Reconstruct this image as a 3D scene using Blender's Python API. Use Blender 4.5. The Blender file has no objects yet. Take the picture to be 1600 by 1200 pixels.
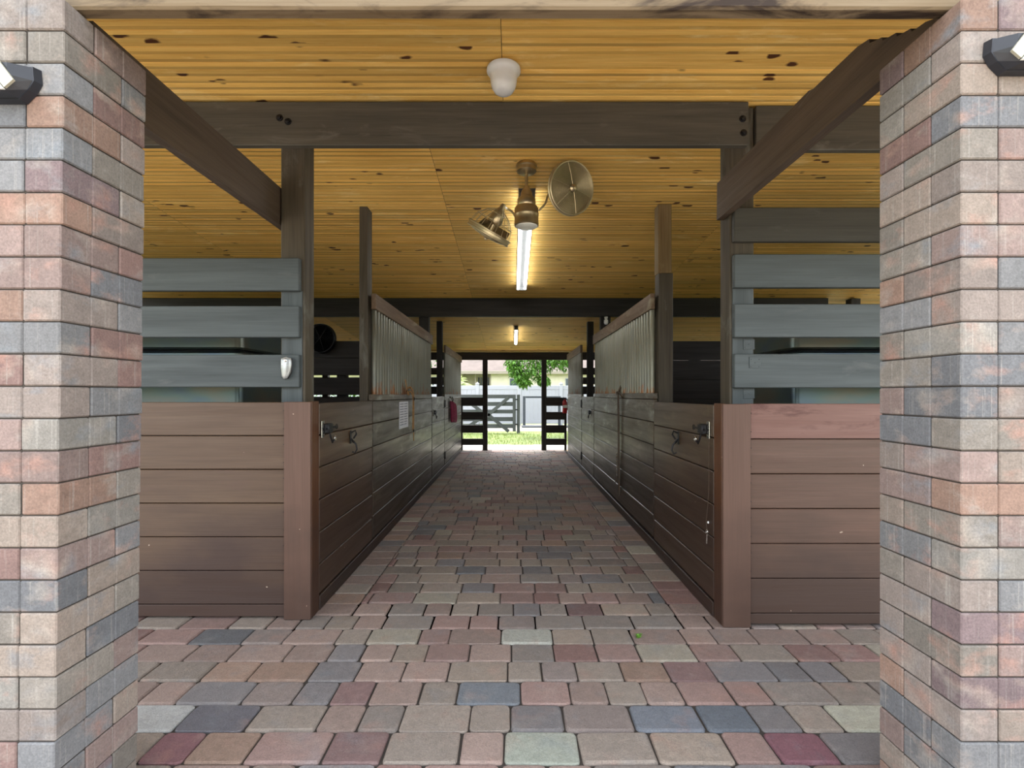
import bpy, math, random
from mathutils import Vector, Matrix, noise as mnoise
random.seed(11)
R = random.random
def U(a, b): return a + (b - a) * R()
C = bpy.context.scene.collection
SC = bpy.context.scene

# ------------------------------------------------------------------ camera, light, exposure
F, H = 776.0, 1.25            # focal length in pixels (1600 wide), eye height in metres
cam_d = bpy.data.cameras.new('camera'); cam = bpy.data.objects.new('camera', cam_d); C.objects.link(cam)
cam.location = (0, 0, H); cam.rotation_euler = (math.pi / 2, 0, 0)
cam_d.sensor_width = 36; cam_d.lens = F / 1600 * 36
cam_d.shift_x = -1 / 1600; cam_d.shift_y = 16 / 1600
cam_d.clip_start = 0.05; cam_d.clip_end = 400
SC.camera = cam

SC.view_settings.view_transform = 'Standard'; SC.view_settings.look = 'None'
SC.view_settings.gamma = 1; SC.view_settings.use_curve_mapping = False
SC.view_settings.exposure = 0.93
SC.cycles.max_bounces = 10; SC.cycles.diffuse_bounces = 7
SC.cycles.sample_clamp_indirect = 8
SC.cycles.use_denoising = True

world = bpy.data.worlds.new('sky'); SC.world = world; world.use_nodes = True
wn = world.node_tree; wn.nodes.clear()
wo = wn.nodes.new('ShaderNodeOutputWorld'); wb = wn.nodes.new('ShaderNodeBackground')
sky = wn.nodes.new('ShaderNodeTexSky'); sky.sky_type = 'NISHITA'; sky.sun_disc = False
sky.sun_elevation = math.radians(62); sky.sun_rotation = math.radians(-25)
sky.air_density = 1.2; sky.dust_density = 2.5; sky.ozone_density = 1.0
hs = wn.nodes.new('ShaderNodeHueSaturation'); hs.inputs['Saturation'].default_value = 0.27
wn.links.new(sky.outputs[0], hs.inputs['Color']); wn.links.new(hs.outputs[0], wb.inputs[0])
wn.links.new(wb.outputs[0], wo.inputs[0]); wb.inputs[1].default_value = 0.62

sd = bpy.data.lights.new('sun', 'SUN'); sun = bpy.data.objects.new('sun', sd); C.objects.link(sun)
sd.energy = 2.2; sd.angle = math.radians(0.6); sd.color = (1.0, 0.95, 0.88)
_el, _az = math.radians(62), math.radians(-25)      # high sun, beyond the barn and a little to the left
_dir = Vector((math.sin(_az) * math.cos(_el), math.cos(_az) * math.cos(_el), math.sin(_el)))
sun.rotation_euler = _dir.to_track_quat('Z', 'Y').to_euler(); sun.location = (-5, 20, 20)
TUBE_POWER = 8.0

# ------------------------------------------------------------------ helpers
def srgb(r, g, b, a=1):
    f = lambda c: (c / 255 / 12.92) if c / 255 <= 0.04045 else ((c / 255 + 0.055) / 1.055) ** 2.4
    return (f(r), f(g), f(b), a)

# chamfered box template: 24 verts, faces oriented outwards
_cb_v, _cb_f = [], []
for sx in (-1, 1):
    for sy in (-1, 1):
        for sz in (-1, 1):
            for k in range(3): _cb_v.append(((sx, sy, sz), k))
def _ci(s, k): return _cb_v.index((tuple(s), k))
def _cpos(i, h, b):
    s, k = _cb_v[i]
    return Vector([s[a] * (h[a] if a == k else h[a] - b) for a in range(3)])
def _orient(f):
    p = [_cpos(i, (1, 1, 1), 0.2) for i in f]; n = (p[1] - p[0]).cross(p[2] - p[1]); c = sum(p, Vector()) / len(p)
    return f if n.dot(c) > 0 else f[::-1]
for k in range(3):
    a, b_ = [(1, 2), (0, 2), (0, 1)][k]
    for s in (-1, 1):
        f = []
        for (p, q) in ((-1, -1), (1, -1), (1, 1), (-1, 1)):
            t = [0, 0, 0]; t[k] = s; t[a] = p; t[b_] = q; f.append(_ci(t, k))
        _cb_f.append(_orient(f))
for l in range(3):
    i, j = [(1, 2), (0, 2), (0, 1)][l]
    for si in (-1, 1):
        for sj in (-1, 1):
            t0 = [0, 0, 0]; t0[i] = si; t0[j] = sj; t0[l] = -1; t1 = list(t0); t1[l] = 1
            _cb_f.append(_orient([_ci(t0, i), _ci(t1, i), _ci(t1, j), _ci(t0, j)]))
for sx in (-1, 1):
    for sy in (-1, 1):
        for sz in (-1, 1): _cb_f.append(_orient([_ci((sx, sy, sz), k) for k in range(3)]))

class MB:
    """collects shapes; build() links them as one mesh object"""
    def __init__(s): s.v = []; s.f = []; s.gc = []; s.tint = []; s.col = []; s.sm = []
    def add(s, vs, fs, tint=None, col=(1, 1, 1, 1), axis=0, gc=None, smooth=False):
        n = len(s.v); t = U(0, 1) if tint is None else tint
        off = Vector((U(0, 50), U(0, 50), U(0, 50)))
        s.v += [tuple(p) for p in vs]; s.f += [tuple(i + n for i in f) for f in fs]; s.sm += [smooth] * len(fs)
        order = [(0, 1, 2), (1, 0, 2), (2, 0, 1)][axis]
        for i, p in enumerate(vs):
            q = gc[i] if gc else p
            s.gc += [q[order[0]] + off[0], q[order[1]] + off[1], q[order[2]] + off[2]]
        s.tint += [t] * len(vs); s.col += list(col) * len(vs)
    def box(s, x0, x1, y0, y1, z0, z1, b=0.003, axis=0, tint=None, col=(1, 1, 1, 1), M=None, jit=0):
        h = (abs(x1 - x0) / 2, abs(y1 - y0) / 2, abs(z1 - z0) / 2); c = Vector(((x0 + x1) / 2, (y0 + y1) / 2, (z0 + z1) / 2))
        b = min(b, min(h) * 0.8)
        vs = [_cpos(i, h, b) + c for i in range(24)]
        if jit: vs = [p + Vector((U(-jit, jit), U(-jit, jit), 0)) for p in vs]
        g = [tuple(p) for p in vs]
        if M: vs = [M @ p for p in vs]
        s.add(vs, _cb_f, tint, col, axis, g)
    def bar(s, p0, p1, w, t, up=(0, 0, 1), b=0.003, tint=None, col=(1, 1, 1, 1)):
        """a board from p0 to p1; w measured along 'up', t across"""
        p0, p1 = Vector(p0), Vector(p1); d = (p1 - p0); L = d.length; d.normalize()
        sd_ = d.cross(Vector(up)).normalized(); u = sd_.cross(d).normalized()
        M = Matrix((( d.x, sd_.x, u.x, (p0.x + p1.x) / 2), (d.y, sd_.y, u.y, (p0.y + p1.y) / 2), (d.z, sd_.z, u.z, (p0.z + p1.z) / 2), (0, 0, 0, 1)))
        s.box(-L / 2, L / 2, -t / 2, t / 2, -w / 2, w / 2, b, 0, tint, col, M)
    def tube(s, pts, r, n=8, closed=False, cap=True, tint=None, col=(1, 1, 1, 1)):
        pts = [Vector(p) for p in pts]; m = len(pts); rr = r if isinstance(r, (list, tuple)) else [r] * m
        vs = []; nrm = None
        for i in range(m):
            if closed: t = pts[(i + 1) % m] - pts[i - 1]
            else: t = pts[min(i + 1, m - 1)] - pts[max(i - 1, 0)]
            t.normalize()
            if nrm is None: nrm = t.orthogonal().normalized()
            nrm = (nrm - t * nrm.dot(t)).normalized(); bn = t.cross(nrm)
            for k in range(n):
                a = 2 * math.pi * k / n; vs.append(pts[i] + (nrm * math.cos(a) + bn * math.sin(a)) * rr[i])
        fs = []
        for i in range(m if closed else m - 1):
            j = (i + 1) % m
            for k in range(n):
                k2 = (k + 1) % n; fs.append((i * n + k, i * n + k2, j * n + k2, j * n + k))
        if cap and not closed: fs.append(tuple(range(n))[::-1]); fs.append(tuple((m - 1) * n + k for k in range(n)))
        s.add(vs, fs, tint, col, 0, smooth=True)
    def lathe(s, prof, origin=(0, 0, 0), axis=(0, 0, 1), n=32, tint=None, col=(1, 1, 1, 1)):
        """prof: list of (radius, height along axis)"""
        q = Vector((0, 0, 1)).rotation_difference(Vector(axis).normalized()); o = Vector(origin); vs = []; fs = []
        for (r, z) in prof:
            for k in range(n):
                a = 2 * math.pi * k / n; vs.append(o + q @ Vector((max(r, 1e-4) * math.cos(a), max(r, 1e-4) * math.sin(a), z)))
        m = len(prof)
        for i in range(m - 1):
            for k in range(n):
                k2 = (k + 1) % n; fs.append((i * n + k, i * n + k2, (i + 1) * n + k2, (i + 1) * n + k))
        fs.append(tuple(range(n))[::-1]); fs.append(tuple((m - 1) * n + k for k in range(n)))
        s.add(vs, fs, tint, col, 0, smooth=True)
    def build(s, name, mat, parent=None, origin=None):
        me = bpy.data.meshes.new(name)
        o = Vector(origin) if origin else Vector((0, 0, 0))
        if parent is not None and not origin: o = Vector(parent['_o'])
        me.from_pydata([(p[0] - o.x, p[1] - o.y, p[2] - o.z) for p in s.v], [], s.f)
        a = me.attributes.new('gc', 'FLOAT_VECTOR', 'POINT'); a.data.foreach_set('vector', s.gc)
        a = me.attributes.new('tint', 'FLOAT', 'POINT'); a.data.foreach_set('value', s.tint)
        a = me.attributes.new('col', 'FLOAT_COLOR', 'POINT'); a.data.foreach_set('color', s.col)
        me.polygons.foreach_set('use_smooth', s.sm)
        if any(s.sm) and hasattr(me, 'set_sharp_from_angle'): me.set_sharp_from_angle(angle=math.radians(40))
        me.materials.append(mat); me.update()
        ob = bpy.data.objects.new(name, me); C.objects.link(ob)
        if parent is not None:
            ob.parent = parent
            po = Vector(parent['_o'])
            ob.location = o - po
        else: ob.location = o
        ob['_o'] = list(o)
        return ob
def thing(name, label, cat, loc, group=None):
    o = bpy.data.objects.new(name, None); C.objects.link(o); o.location = loc; o['_o'] = list(loc); o.empty_display_size = 0.1
    o['label'] = label; o['category'] = cat
    if group: o['group'] = group
    return o
def tag(o, label, cat, group=None, kind=None):
    o['label'] = label; o['category'] = cat
    if group: o['group'] = group
    if kind: o['kind'] = kind
    return o
def struct(o, label=None):
    o['kind'] = 'structure'
    if label: o['label'] = label
    return o

# ------------------------------------------------------------------ materials
class NT:
    def __init__(s, name):
        s.m = bpy.data.materials.new(name); s.m.use_nodes = True; s.t = s.m.node_tree
        s.b = s.t.nodes['Principled BSDF']; s.out = s.t.nodes['Material Output']
    def n(s, ty, **kw):
        x = s.t.nodes.new(ty)
        for k, v in kw.items(): setattr(x, k, v)
        return x
    def l(s, a, b): s.t.links.new(a, b)
    def attr(s, name): return s.n('ShaderNodeAttribute', attribute_name=name)
    def vmul(s, v, sc, add=(0, 0, 0)):
        x = s.n('ShaderNodeVectorMath', operation='MULTIPLY_ADD'); s.l(v, x.inputs[0]); x.inputs[1].default_value = sc; x.inputs[2].default_value = add
        return x.outputs[0]
    def noise(s, v, scale=1, detail=4, rough=.55, dist=0):
        x = s.n('ShaderNodeTexNoise'); x.inputs['Scale'].default_value = scale; x.inputs['Detail'].default_value = detail
        x.inputs['Roughness'].default_value = rough; x.inputs['Distortion'].default_value = dist; s.l(v, x.inputs['Vector']); return x.outputs['Fac']
    def ramp(s, f, stops):
        x = s.n('ShaderNodeValToRGB'); e = x.color_ramp.elements
        while len(e) < len(stops): e.new(0.5)
        for el, (p, c) in zip(e, stops): el.position = p; el.color = c
        s.l(f, x.inputs[0]); return x.outputs[0]
    def rng(s, f, a, b, c=0, d=1):
        x = s.n('ShaderNodeMapRange'); s.l(f, x.inputs[0]); x.inputs[1].default_value = a; x.inputs[2].default_value = b
        x.inputs[3].default_value = c; x.inputs[4].default_value = d; return x.outputs[0]
    def mix(s, f, a, b, mode='MIX'):
        x = s.n('ShaderNodeMix', data_type='RGBA', blend_type=mode)
        for sock, val in ((x.inputs[0], f), (x.inputs[6], a), (x.inputs[7], b)):
            if isinstance(val, (int, float)): sock.default_value = val
            elif isinstance(val, tuple): sock.default_value = val
            else: s.l(val, sock)
        return x.outputs[2]
    def math(s, op, a, b=0.0):
        x = s.n('ShaderNodeMath', operation=op)
        for sock, val in ((x.inputs[0], a), (x.inputs[1], b)):
            if isinstance(val, (int, float)): sock.default_value = val
            else: s.l(val, sock)
        return x.outputs[0]
    def scale(s, col, fac):
        x = s.n('ShaderNodeVectorMath', operation='SCALE'); s.l(col, x.inputs[0]); s.l(fac, x.inputs['Scale']); return x.outputs[0]
    def bump(s, h, strength=.3, dist=.002):
        x = s.n('ShaderNodeBump'); x.inputs['Strength'].default_value = strength; x.inputs['Distance'].default_value = dist
        s.l(h, x.inputs['Height']); s.l(x.outputs[0], s.b.inputs['Normal'])
    def geo(s): return s.n('ShaderNodeNewGeometry').outputs['Position']
    def fin(s, col=None, rough=.6, metal=0, spec=.5):
        if col is not None:
            if isinstance(col, tuple): s.b.inputs['Base Color'].default_value = col
            else: s.l(col, s.b.inputs['Base Color'])
        if isinstance(rough, (int, float)): s.b.inputs['Roughness'].default_value = rough
        else: s.l(rough, s.b.inputs['Roughness'])
        s.b.inputs['Metallic'].default_value = metal; s.b.inputs['Specular IOR Level'].default_value = spec
        return s.m

def wood(name, base, dark, rough=.6, tint=.25, worn=None, worn_amt=.6, grain=.5, knots=None, spec=.4, bump=.35, low=None, cool=None, stain=None):
    """boards: grain runs along the first axis of attribute gc; 'worn' is scuffed paint; low: (colour, z) second colour blended in below z"""
    m = NT(name); g = m.attr('gc').outputs['Vector']
    n1 = m.noise(m.vmul(g, (1.1, 16, 16)), 1, 4, .6, .4); n2 = m.noise(m.vmul(g, (3, 120, 120)), 1, 3, .6)
    f = m.math('ADD', m.math('MULTIPLY', m.rng(n1, .3, .7), grain), m.math('MULTIPLY', m.rng(n2, .3, .7), 1 - grain))
    col = m.mix(f, base, dark)
    if worn:
        w = m.noise(m.vmul(g, (2.2, 7, 7)), 1, 6, .65, .6)
        col = m.mix(m.rng(w, worn_amt - .03, worn_amt + .10), col, worn)
    if stain:
        sn = m.noise(m.vmul(m.geo(), (1.6, 1.6, 3.2)), 1, 5, .65, .5)
        col = m.mix(m.rng(sn, .42, .60, 0, .85), col, stain)
    if low:
        z = m.n('ShaderNodeSeparateXYZ'); m.l(m.geo(), z.inputs[0])
        nz = m.noise(m.vmul(m.geo(), (1.5, 1.5, 3)), 1, 4)
        zz = m.math('ADD', z.outputs[2], m.math('MULTIPLY', m.rng(nz, .3, .7, -1, 1), low[2]))
        col = m.mix(m.rng(zz, low[1] - low[2], low[1] + low[2]), low[0], col)
    if knots:
        v = m.n('ShaderNodeTexVoronoi'); v.inputs['Scale'].default_value = 1; wv = m.n('ShaderNodeTexNoise'); wv.inputs['Scale'].default_value = 9; m.l(g, wv.inputs['Vector'])
        ga = m.n('ShaderNodeVectorMath', operation='ADD'); m.l(m.vmul(wv.outputs['Color'], (.10, .035, .035)), ga.inputs[0]); m.l(g, ga.inputs[1])
        m.l(m.vmul(ga.outputs[0], knots[1]), v.inputs['Vector'])
        k = m.rng(v.outputs['Distance'], knots[2], knots[2] * .7)
        col = m.mix(k, col, knots[0])
    t = m.rng(m.attr('tint').outputs['Fac'], 0, 1, 1 - tint, 1 + tint * .6)
    col = m.scale(col, t)
    if cool: col = m.mix(1.0, col, cool, 'MULTIPLY')
    m.bump(m.math('ADD', n2, n1), bump, .0018)
    return m.fin(col, m.rng(n1, .3, .7, rough - .08, rough + .12), 0, spec)

def plain(name, col, rough=.5, metal=0, spec=.5, var=.12, sc=30, emit=None):
    m = NT(name); n = m.noise(m.vmul(m.attr('gc').outputs['Vector'], (sc, sc, sc)), 1, 3)
    d = tuple(c * (1 - var * 2) for c in col[:3]) + (1,); u = tuple(min(1, c * (1 + var)) for c in col[:3]) + (1,)
    c = m.mix(m.rng(n, .3, .7), d, u)
    if emit: m.b.inputs['Emission Color'].default_value = emit[0]; m.b.inputs['Emission Strength'].default_value = emit[1]
    return m.fin(c, rough, metal, spec)

def masonry(name, patchy, rough=.8, streak=False, bump=.6):
    """pavers and pillar blocks: block colour from attribute col, blended blotches and fine aggregate"""
    m = NT(name); g = m.attr('gc').outputs['Vector']; col = m.attr('col').outputs['Color']
    blot = m.noise(m.vmul(g, (9, 9, 14)), 1, 4, .6)
    col = m.mix(m.math('MULTIPLY', m.rng(blot, .50, .72), patchy), col, m.ramp(m.noise(m.vmul(g, (4, 4, 4), (7, 3, 1)), 1, 2), [(.40, srgb(112, 117, 121)), (.5, srgb(150, 141, 130)), (.60, srgb(152, 116, 102))]))
    if streak:
        st = m.noise(m.vmul(g, (130, 130, 3)), 1, 2)
        col = m.mix(m.rng(st, .60, .78, 0, .45), col, srgb(158, 154, 146))
    fine = m.noise(m.vmul(g, (170, 170, 170)), 1, 4, .7)
    mid = m.noise(m.vmul(g, (30, 30, 30)), 1, 4, .7)
    col = m.scale(col, m.math('MULTIPLY', m.rng(fine, .25, .75, .72, 1.28), m.rng(mid, .3, .7, .88, 1.12)))
    m.bump(m.math('ADD', fine, m.math('MULTIPLY', mid, 1.5)), bump, .0025)
    return m.fin(col, rough, 0, .35)

M = {}
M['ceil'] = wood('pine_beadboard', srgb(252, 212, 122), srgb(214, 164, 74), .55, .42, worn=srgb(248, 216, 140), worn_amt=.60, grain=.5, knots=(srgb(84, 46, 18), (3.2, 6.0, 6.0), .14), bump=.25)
M['beam'] = wood('dark_stained_beam', srgb(90, 86, 76), srgb(60, 57, 50), .6, .15, worn=srgb(102, 98, 90), worn_amt=.62, grain=.6)
M['beamdark'] = wood('black_stained_wood', srgb(43, 38, 34), srgb(27, 24, 22), .65, .2)
M['post'] = wood('brown_grey_post', srgb(84, 73, 59), srgb(52, 44, 35), .62, .12, worn=srgb(96, 92, 84), worn_amt=.58, cool=(.93, 1.0, .98, 1))
M['tie'] = wood('brown_tie_board', srgb(99, 81, 67), srgb(71, 57, 47), .6, .1, worn=srgb(131, 122, 111), worn_amt=.70, cool=(.90, 1.0, 1.04, 1))
M['oldbeam'] = wood('weathered_bare_wood', srgb(128, 113, 90), srgb(100, 81, 54), .8, .15, worn=srgb(42, 29, 18), worn_amt=.52, grain=.6)
M['rail'] = wood('blue_grey_painted_rail', srgb(74, 82, 83), srgb(58, 64, 65), .58, .12, worn=srgb(82, 86, 86), worn_amt=.64, grain=.6)
M['railbrown'] = wood('grey_brown_rail', srgb(72, 71, 64), srgb(52, 51, 46), .6, .12, worn=srgb(82, 82, 77), worn_amt=.6)
M['frontL'] = wood('brown_painted_planks', srgb(93, 73, 56), srgb(74, 56, 43), .5, .09, worn=srgb(84, 64, 52), worn_amt=.62, low=(srgb(62, 46, 39), .42, .22), bump=.25, knots=(srgb(164, 146, 128), (8, 8, 8), .036))
M['frontR'] = wood('reddish_brown_painted_planks', srgb(94, 69, 57), srgb(75, 56, 43), .5, .09, worn=srgb(81, 57, 46), worn_amt=.64, low=(srgb(62, 46, 38), .42, .22), bump=.25, knots=(srgb(157, 139, 122), (8, 8, 8), .036))
M['frontRtop'] = wood('faded_pink_brown_plank', srgb(122, 90, 80), srgb(103, 74, 65), .6, .05, worn=srgb(78, 45, 40), worn_amt=.58)
M['corner'] = wood('brown_corner_board', srgb(98, 73, 61), srgb(83, 61, 49), .5, .06, low=(srgb(70, 51, 42), .35, .25), bump=.2, knots=(srgb(168, 149, 131), (8, 8, 8), .036))
M['trim'] = wood('orange_brown_trim', srgb(92, 58, 34), srgb(70, 43, 25), .38, .08, low=(srgb(58, 38, 28), .6, .3), bump=.15)
M['door'] = wood('gloss_brown_door', srgb(86, 66, 46), srgb(53, 39, 27), .36, .14, worn=srgb(96, 82, 60), worn_amt=.60, low=(srgb(53, 37, 27), .78, .22), bump=.3, spec=.6, knots=(srgb(172, 152, 135), (8, 8, 8), .036))
M['weath'] = wood('weathered_grey_planks', srgb(102, 90, 68), srgb(37, 29, 19), .40, .24, worn=srgb(143, 144, 131), worn_amt=.56, low=(srgb(45, 33, 24), .72, .28), bump=.5, spec=.6, stain=srgb(60, 45, 29))
M['kick'] = wood('dark_kick_board', srgb(53, 38, 31), srgb(34, 26, 22), .5, .1, worn=srgb(110, 95, 83), worn_amt=.70)
M['grillerail'] = wood('brown_weathered_rail', srgb(115, 90, 70), srgb(84, 64, 48), .6, .1, worn=srgb(135, 121, 101), worn_amt=.6, cool=(.93, 1.0, .98, 1))
M['rawpost'] = wood('bare_wood_post', srgb(132, 112, 76), srgb(92, 72, 42), .7, .1, worn=srgb(146, 130, 96), worn_amt=.6)
M['gate'] = wood('silvered_grey_gate_wood', srgb(88, 90, 90), srgb(66, 68, 68), .8, .15)
M['paver'] = masonry('tumbled_pavers', .34, bump=.9)
M['block'] = masonry('pillar_blocks', .8, .85, True, .4)
M['mortar'] = plain('dark_joint', srgb(58, 52, 46), .95)
M['dirt'] = plain('pale_stall_ground', srgb(158, 134, 104), 1, var=.25, sc=6)  # stall ground colour lightened to bounce light up to the ceiling
M['black'] = plain('black_iron', srgb(38, 38, 40), .45, .6)
M['steel'] = plain('bright_steel', srgb(200, 198, 192), .25, 1)
M['brass'] = plain('antique_brass', srgb(196, 180, 144), .34, .9, var=.08, sc=12)
M['cagem'] = plain('antique_brass_wire', srgb(196, 184, 148), .4, .8, var=.05)
M['blade'] = plain('dark_fan_blade', srgb(128, 110, 80), .4, .6)
M['white'] = plain('white_glass', srgb(220, 220, 216), .3, 0, .5, .02)
M['lens'] = plain('frosted_lens', srgb(232, 236, 228), .35, 0, .5, .02)
M['tube'] = plain('lit_tube', (.95, .97, 1, 1), .4, emit=((.94, .97, 1, 1), TUBE_POWER))
M['fixt'] = plain('grey_enamel', srgb(92, 92, 90), .4, var=.03)
M['plasticblack'] = plain('black_plastic', srgb(30, 32, 38), .4)
M['led'] = plain('cream_led_panel', srgb(167, 164, 145), .35, var=.02)
M['greydev'] = plain('silver_plastic', srgb(165, 168, 166), .3, .5)
M['paper'] = plain('white_paper', srgb(205, 208, 212), .6, var=.04)
M['ink'] = plain('grey_print', srgb(120, 124, 134), .7)
M['rope'] = plain('tan_strap', srgb(156, 112, 56), .75, var=.2)
M['darkstrap'] = plain('dark_strap', srgb(74, 58, 42), .7, var=.2)
M['magenta'] = plain('magenta_rope', srgb(150, 34, 78), .7, var=.25, sc=60)
M['red'] = plain('extinguisher_red', srgb(168, 26, 30), .3)
M['vinyl'] = plain('white_vinyl', srgb(166, 169, 174), .5, var=.02, sc=3)
M['darkframe'] = plain('dark_grey_frame', srgb(58, 64, 70), .6)
M['wallcream'] = plain('cream_stucco', srgb(213, 205, 184), .9, var=.04, sc=4)
M['roof'] = plain('pinkish_shingles', srgb(96, 85, 79), .9, var=.12, sc=2)
M['fascia'] = plain('taupe_fascia', srgb(150, 140, 126), .7)
M['glassdark'] = plain('dark_window_glass', srgb(70, 80, 86), .1)
M['drive'] = plain('grey_brown_driveway', srgb(182, 170, 158), .95, var=.1, sc=4)
M['concrete'] = plain('pale_concrete', srgb(186, 179, 168), .9, var=.06, sc=5)
M['leaf'] = plain('green_leaf', srgb(94, 141, 47), .5, var=.3, sc=3)
M['leafdark'] = plain('deep_green_leaf', srgb(60, 104, 40), .5, var=.3, sc=3)
M['palm'] = plain('yellow_green_frond', srgb(135, 152, 63), .5, var=.2, sc=3)
M['bark'] = plain('brown_bark', srgb(96, 78, 60), .9, var=.25, sc=12)
for k in ('leaf', 'leafdark', 'palm'):
    b = M[k].node_tree.nodes['Principled BSDF']; b.inputs['Subsurface Weight'].default_value = 0.0
def mk_bin():
    m = NT('dull_blue_grey_steel'); n = m.noise(m.vmul(m.attr('gc').outputs['Vector'], (2.5, 2.5, 6)), 1, 2)
    return m.fin(m.ramp(n, [(.35, srgb(84, 98, 112)), (.5, srgb(92, 106, 104)), (.65, srgb(108, 106, 96))]), .34, .7)
M['bin'] = mk_bin()
def mk_tin(k):
    m = NT('galvanised_grille_bar' if k == 1 else 'dull_grille_bar'); g = m.geo()
    n = m.noise(m.vmul(g, (9, 9, 2.0)), 1, 4, .6); n2 = m.noise(m.vmul(g, (14, 14, 5), (5, 5, 5)), 1, 5, .7)
    col = m.ramp(n, [(.3, srgb(112, 110, 95)), (.5, srgb(136, 136, 124)), (.7, srgb(122, 125, 119))])
    z = m.n('ShaderNodeSeparateXYZ'); m.l(m.geo(), z.inputs[0])
    edge = m.math('ADD', m.rng(z.outputs[2], 1.25, 1.40, .22, 0), n2)
    col = m.mix(m.rng(edge, .64, .76), col, srgb(140, 92, 52))
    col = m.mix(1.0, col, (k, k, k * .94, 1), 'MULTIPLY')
    return m.fin(col, .42, .35, .5)
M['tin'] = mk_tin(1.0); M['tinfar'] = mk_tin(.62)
def mk_grass():
    m = NT('lawn'); p = m.geo(); n = m.noise(p, 3, 6, .7); n2 = m.noise(p, 40, 4, .7)
    c = m.ramp(n, [(.3, srgb(88, 108, 48)), (.55, srgb(110, 126, 62)), (.75, srgb(140, 136, 88))])
    m.bump(n2, 1, .03)
    return m.fin(m.scale(c, m.rng(n2, .3, .7, .75, 1.2)), .9)
M['grass'] = mk_grass()
M['gravel'] = plain('pale_gravel', srgb(156, 149, 136), .95, var=.12, sc=30)

# ------------------------------------------------------------------ ground and floors
def ceil_z(y): return 3.194 - 0.089 * y
AL, AR = -1.116, 1.124          # aisle faces of the two stall rows
Y0L, Y0R = 2.74, 2.65           # corners of the rows
PITCH = 0.1616
PAL = [((129, 119, 109), 18), ((133, 116, 107), 18), ((129, 108, 101), 14), ((119, 111, 104), 10), ((135, 123, 111), 10),
       ((121, 96, 90), 7), ((111, 107, 106), 7), ((134, 113, 99), 6), ((126, 115, 109), 8), ((99, 99, 100), 2.5), ((145, 138, 124), 1.5), ((113, 92, 89), 2)]
def pick(pal):
    t = U(0, sum(w for _, w in pal))
    for c, w in pal:
        t -= w
        if t <= 0: break
    k = U(.93, 1.07); return srgb(min(255, c[0] * k), min(255, c[1] * k), min(255, c[2] * k))
fl = MB()
SPECIAL = [(-1.35, 1.94, (160, 160, 156)), (-1.18, 1.94, (160, 160, 138)), (.875, 2.0, (90, 95, 101)), (.54, 2.0, (104, 108, 114)), (.154, 1.735, (138, 142, 130)),
           (1.107, 1.83, (112, 78, 84)), (-.20, 2.13, (104, 108, 112)), (-1.05, 1.85, (96, 94, 98)), (-1.2, 1.78, (116, 84, 86)), (.14, 2.62, (148, 148, 138)), (1.3, 1.9, (160, 158, 142))]
def paver(x0, x1, y0, y1, col=None):
    for (sx_, sy_, sc_) in SPECIAL:
        if x0 <= sx_ < x1 and y0 <= sy_ < y1: col = srgb(*sc_)
    dz = U(-.0022, .0022); g = U(.0016, .0050)
    m = Matrix.Translation(((x0 + x1) / 2, (y0 + y1) / 2, 0)) @ Matrix.Rotation(U(-.012, .012), 4, 'Z') @ Matrix.Rotation(U(-.006, .006), 4, 'X')
    hx, hy = (x1 - x0) / 2, (y1 - y0) / 2
    ax, ay, r_ = hx - g, hy - U(.0015, .0035), min(U(.010, .020), hx * .4); o = []
    for (cx, cy, a0) in ((1, 1, 0), (-1, 1, 90), (-1, -1, 180), (1, -1, 270)):
        for k in range(3):
            an = math.radians(a0 + 45 * k); o.append((cx * (ax - r_) + r_ * math.cos(an) + U(-.0012, .0012), cy * (ay - r_) + r_ * math.sin(an) + U(-.0012, .0012)))
    n = len(o); c_ = U(.005, .009); rings = [(0, -.055), (0, -c_), (c_ * .45, -c_ * .3), (c_ * 1.3, dz)]; vs = []
    for (ins, z) in rings: vs += [Vector((p[0] * (1 - ins / ax), p[1] * (1 - ins / ay), z)) for p in o]
    fs = [tuple(range(3 * n, 4 * n))] + [(q * n + i_, q * n + (i_ + 1) % n, (q + 1) * n + (i_ + 1) % n, (q + 1) * n + i_) for q in range(3) for i_ in range(n)]
    fl.add([m @ v for v in vs], fs, None, col or pick(PAL), 0, [tuple(v) for v in vs])
def row(y, xa, xb):
    x = xa - U(0, .25)
    while x < xb:
        w = random.choice((.155, .155, .205, .205, .265, .265))
        a, b = max(x, xa), min(x + w, xb)
        if b - a > .05: paver(a, b, y, y + PITCH)
        elif b - a > .004: paver(a, b, y, y + PITCH)
        x += w
nrow = int((11.15 - .55) / PITCH) + 1
for i in range(nrow):
    y = 0.55 + i * PITCH
    if y < 2.80: row(y, -2.7, 2.7)
    else: row(y, AL + .20, AR - .20)
yb = 0.55 + (int((2.80 - .55) / PITCH) + 1) * PITCH
for (xa, xb) in ((AL - .02, AL + .20), (AR - .20, AR + .02)):
    y = yb
    while y < 11.15:
        L = random.choice((.155, .205, .155)); paver(xa, xb, y, min(y + L, 11.2)); y += L
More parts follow.
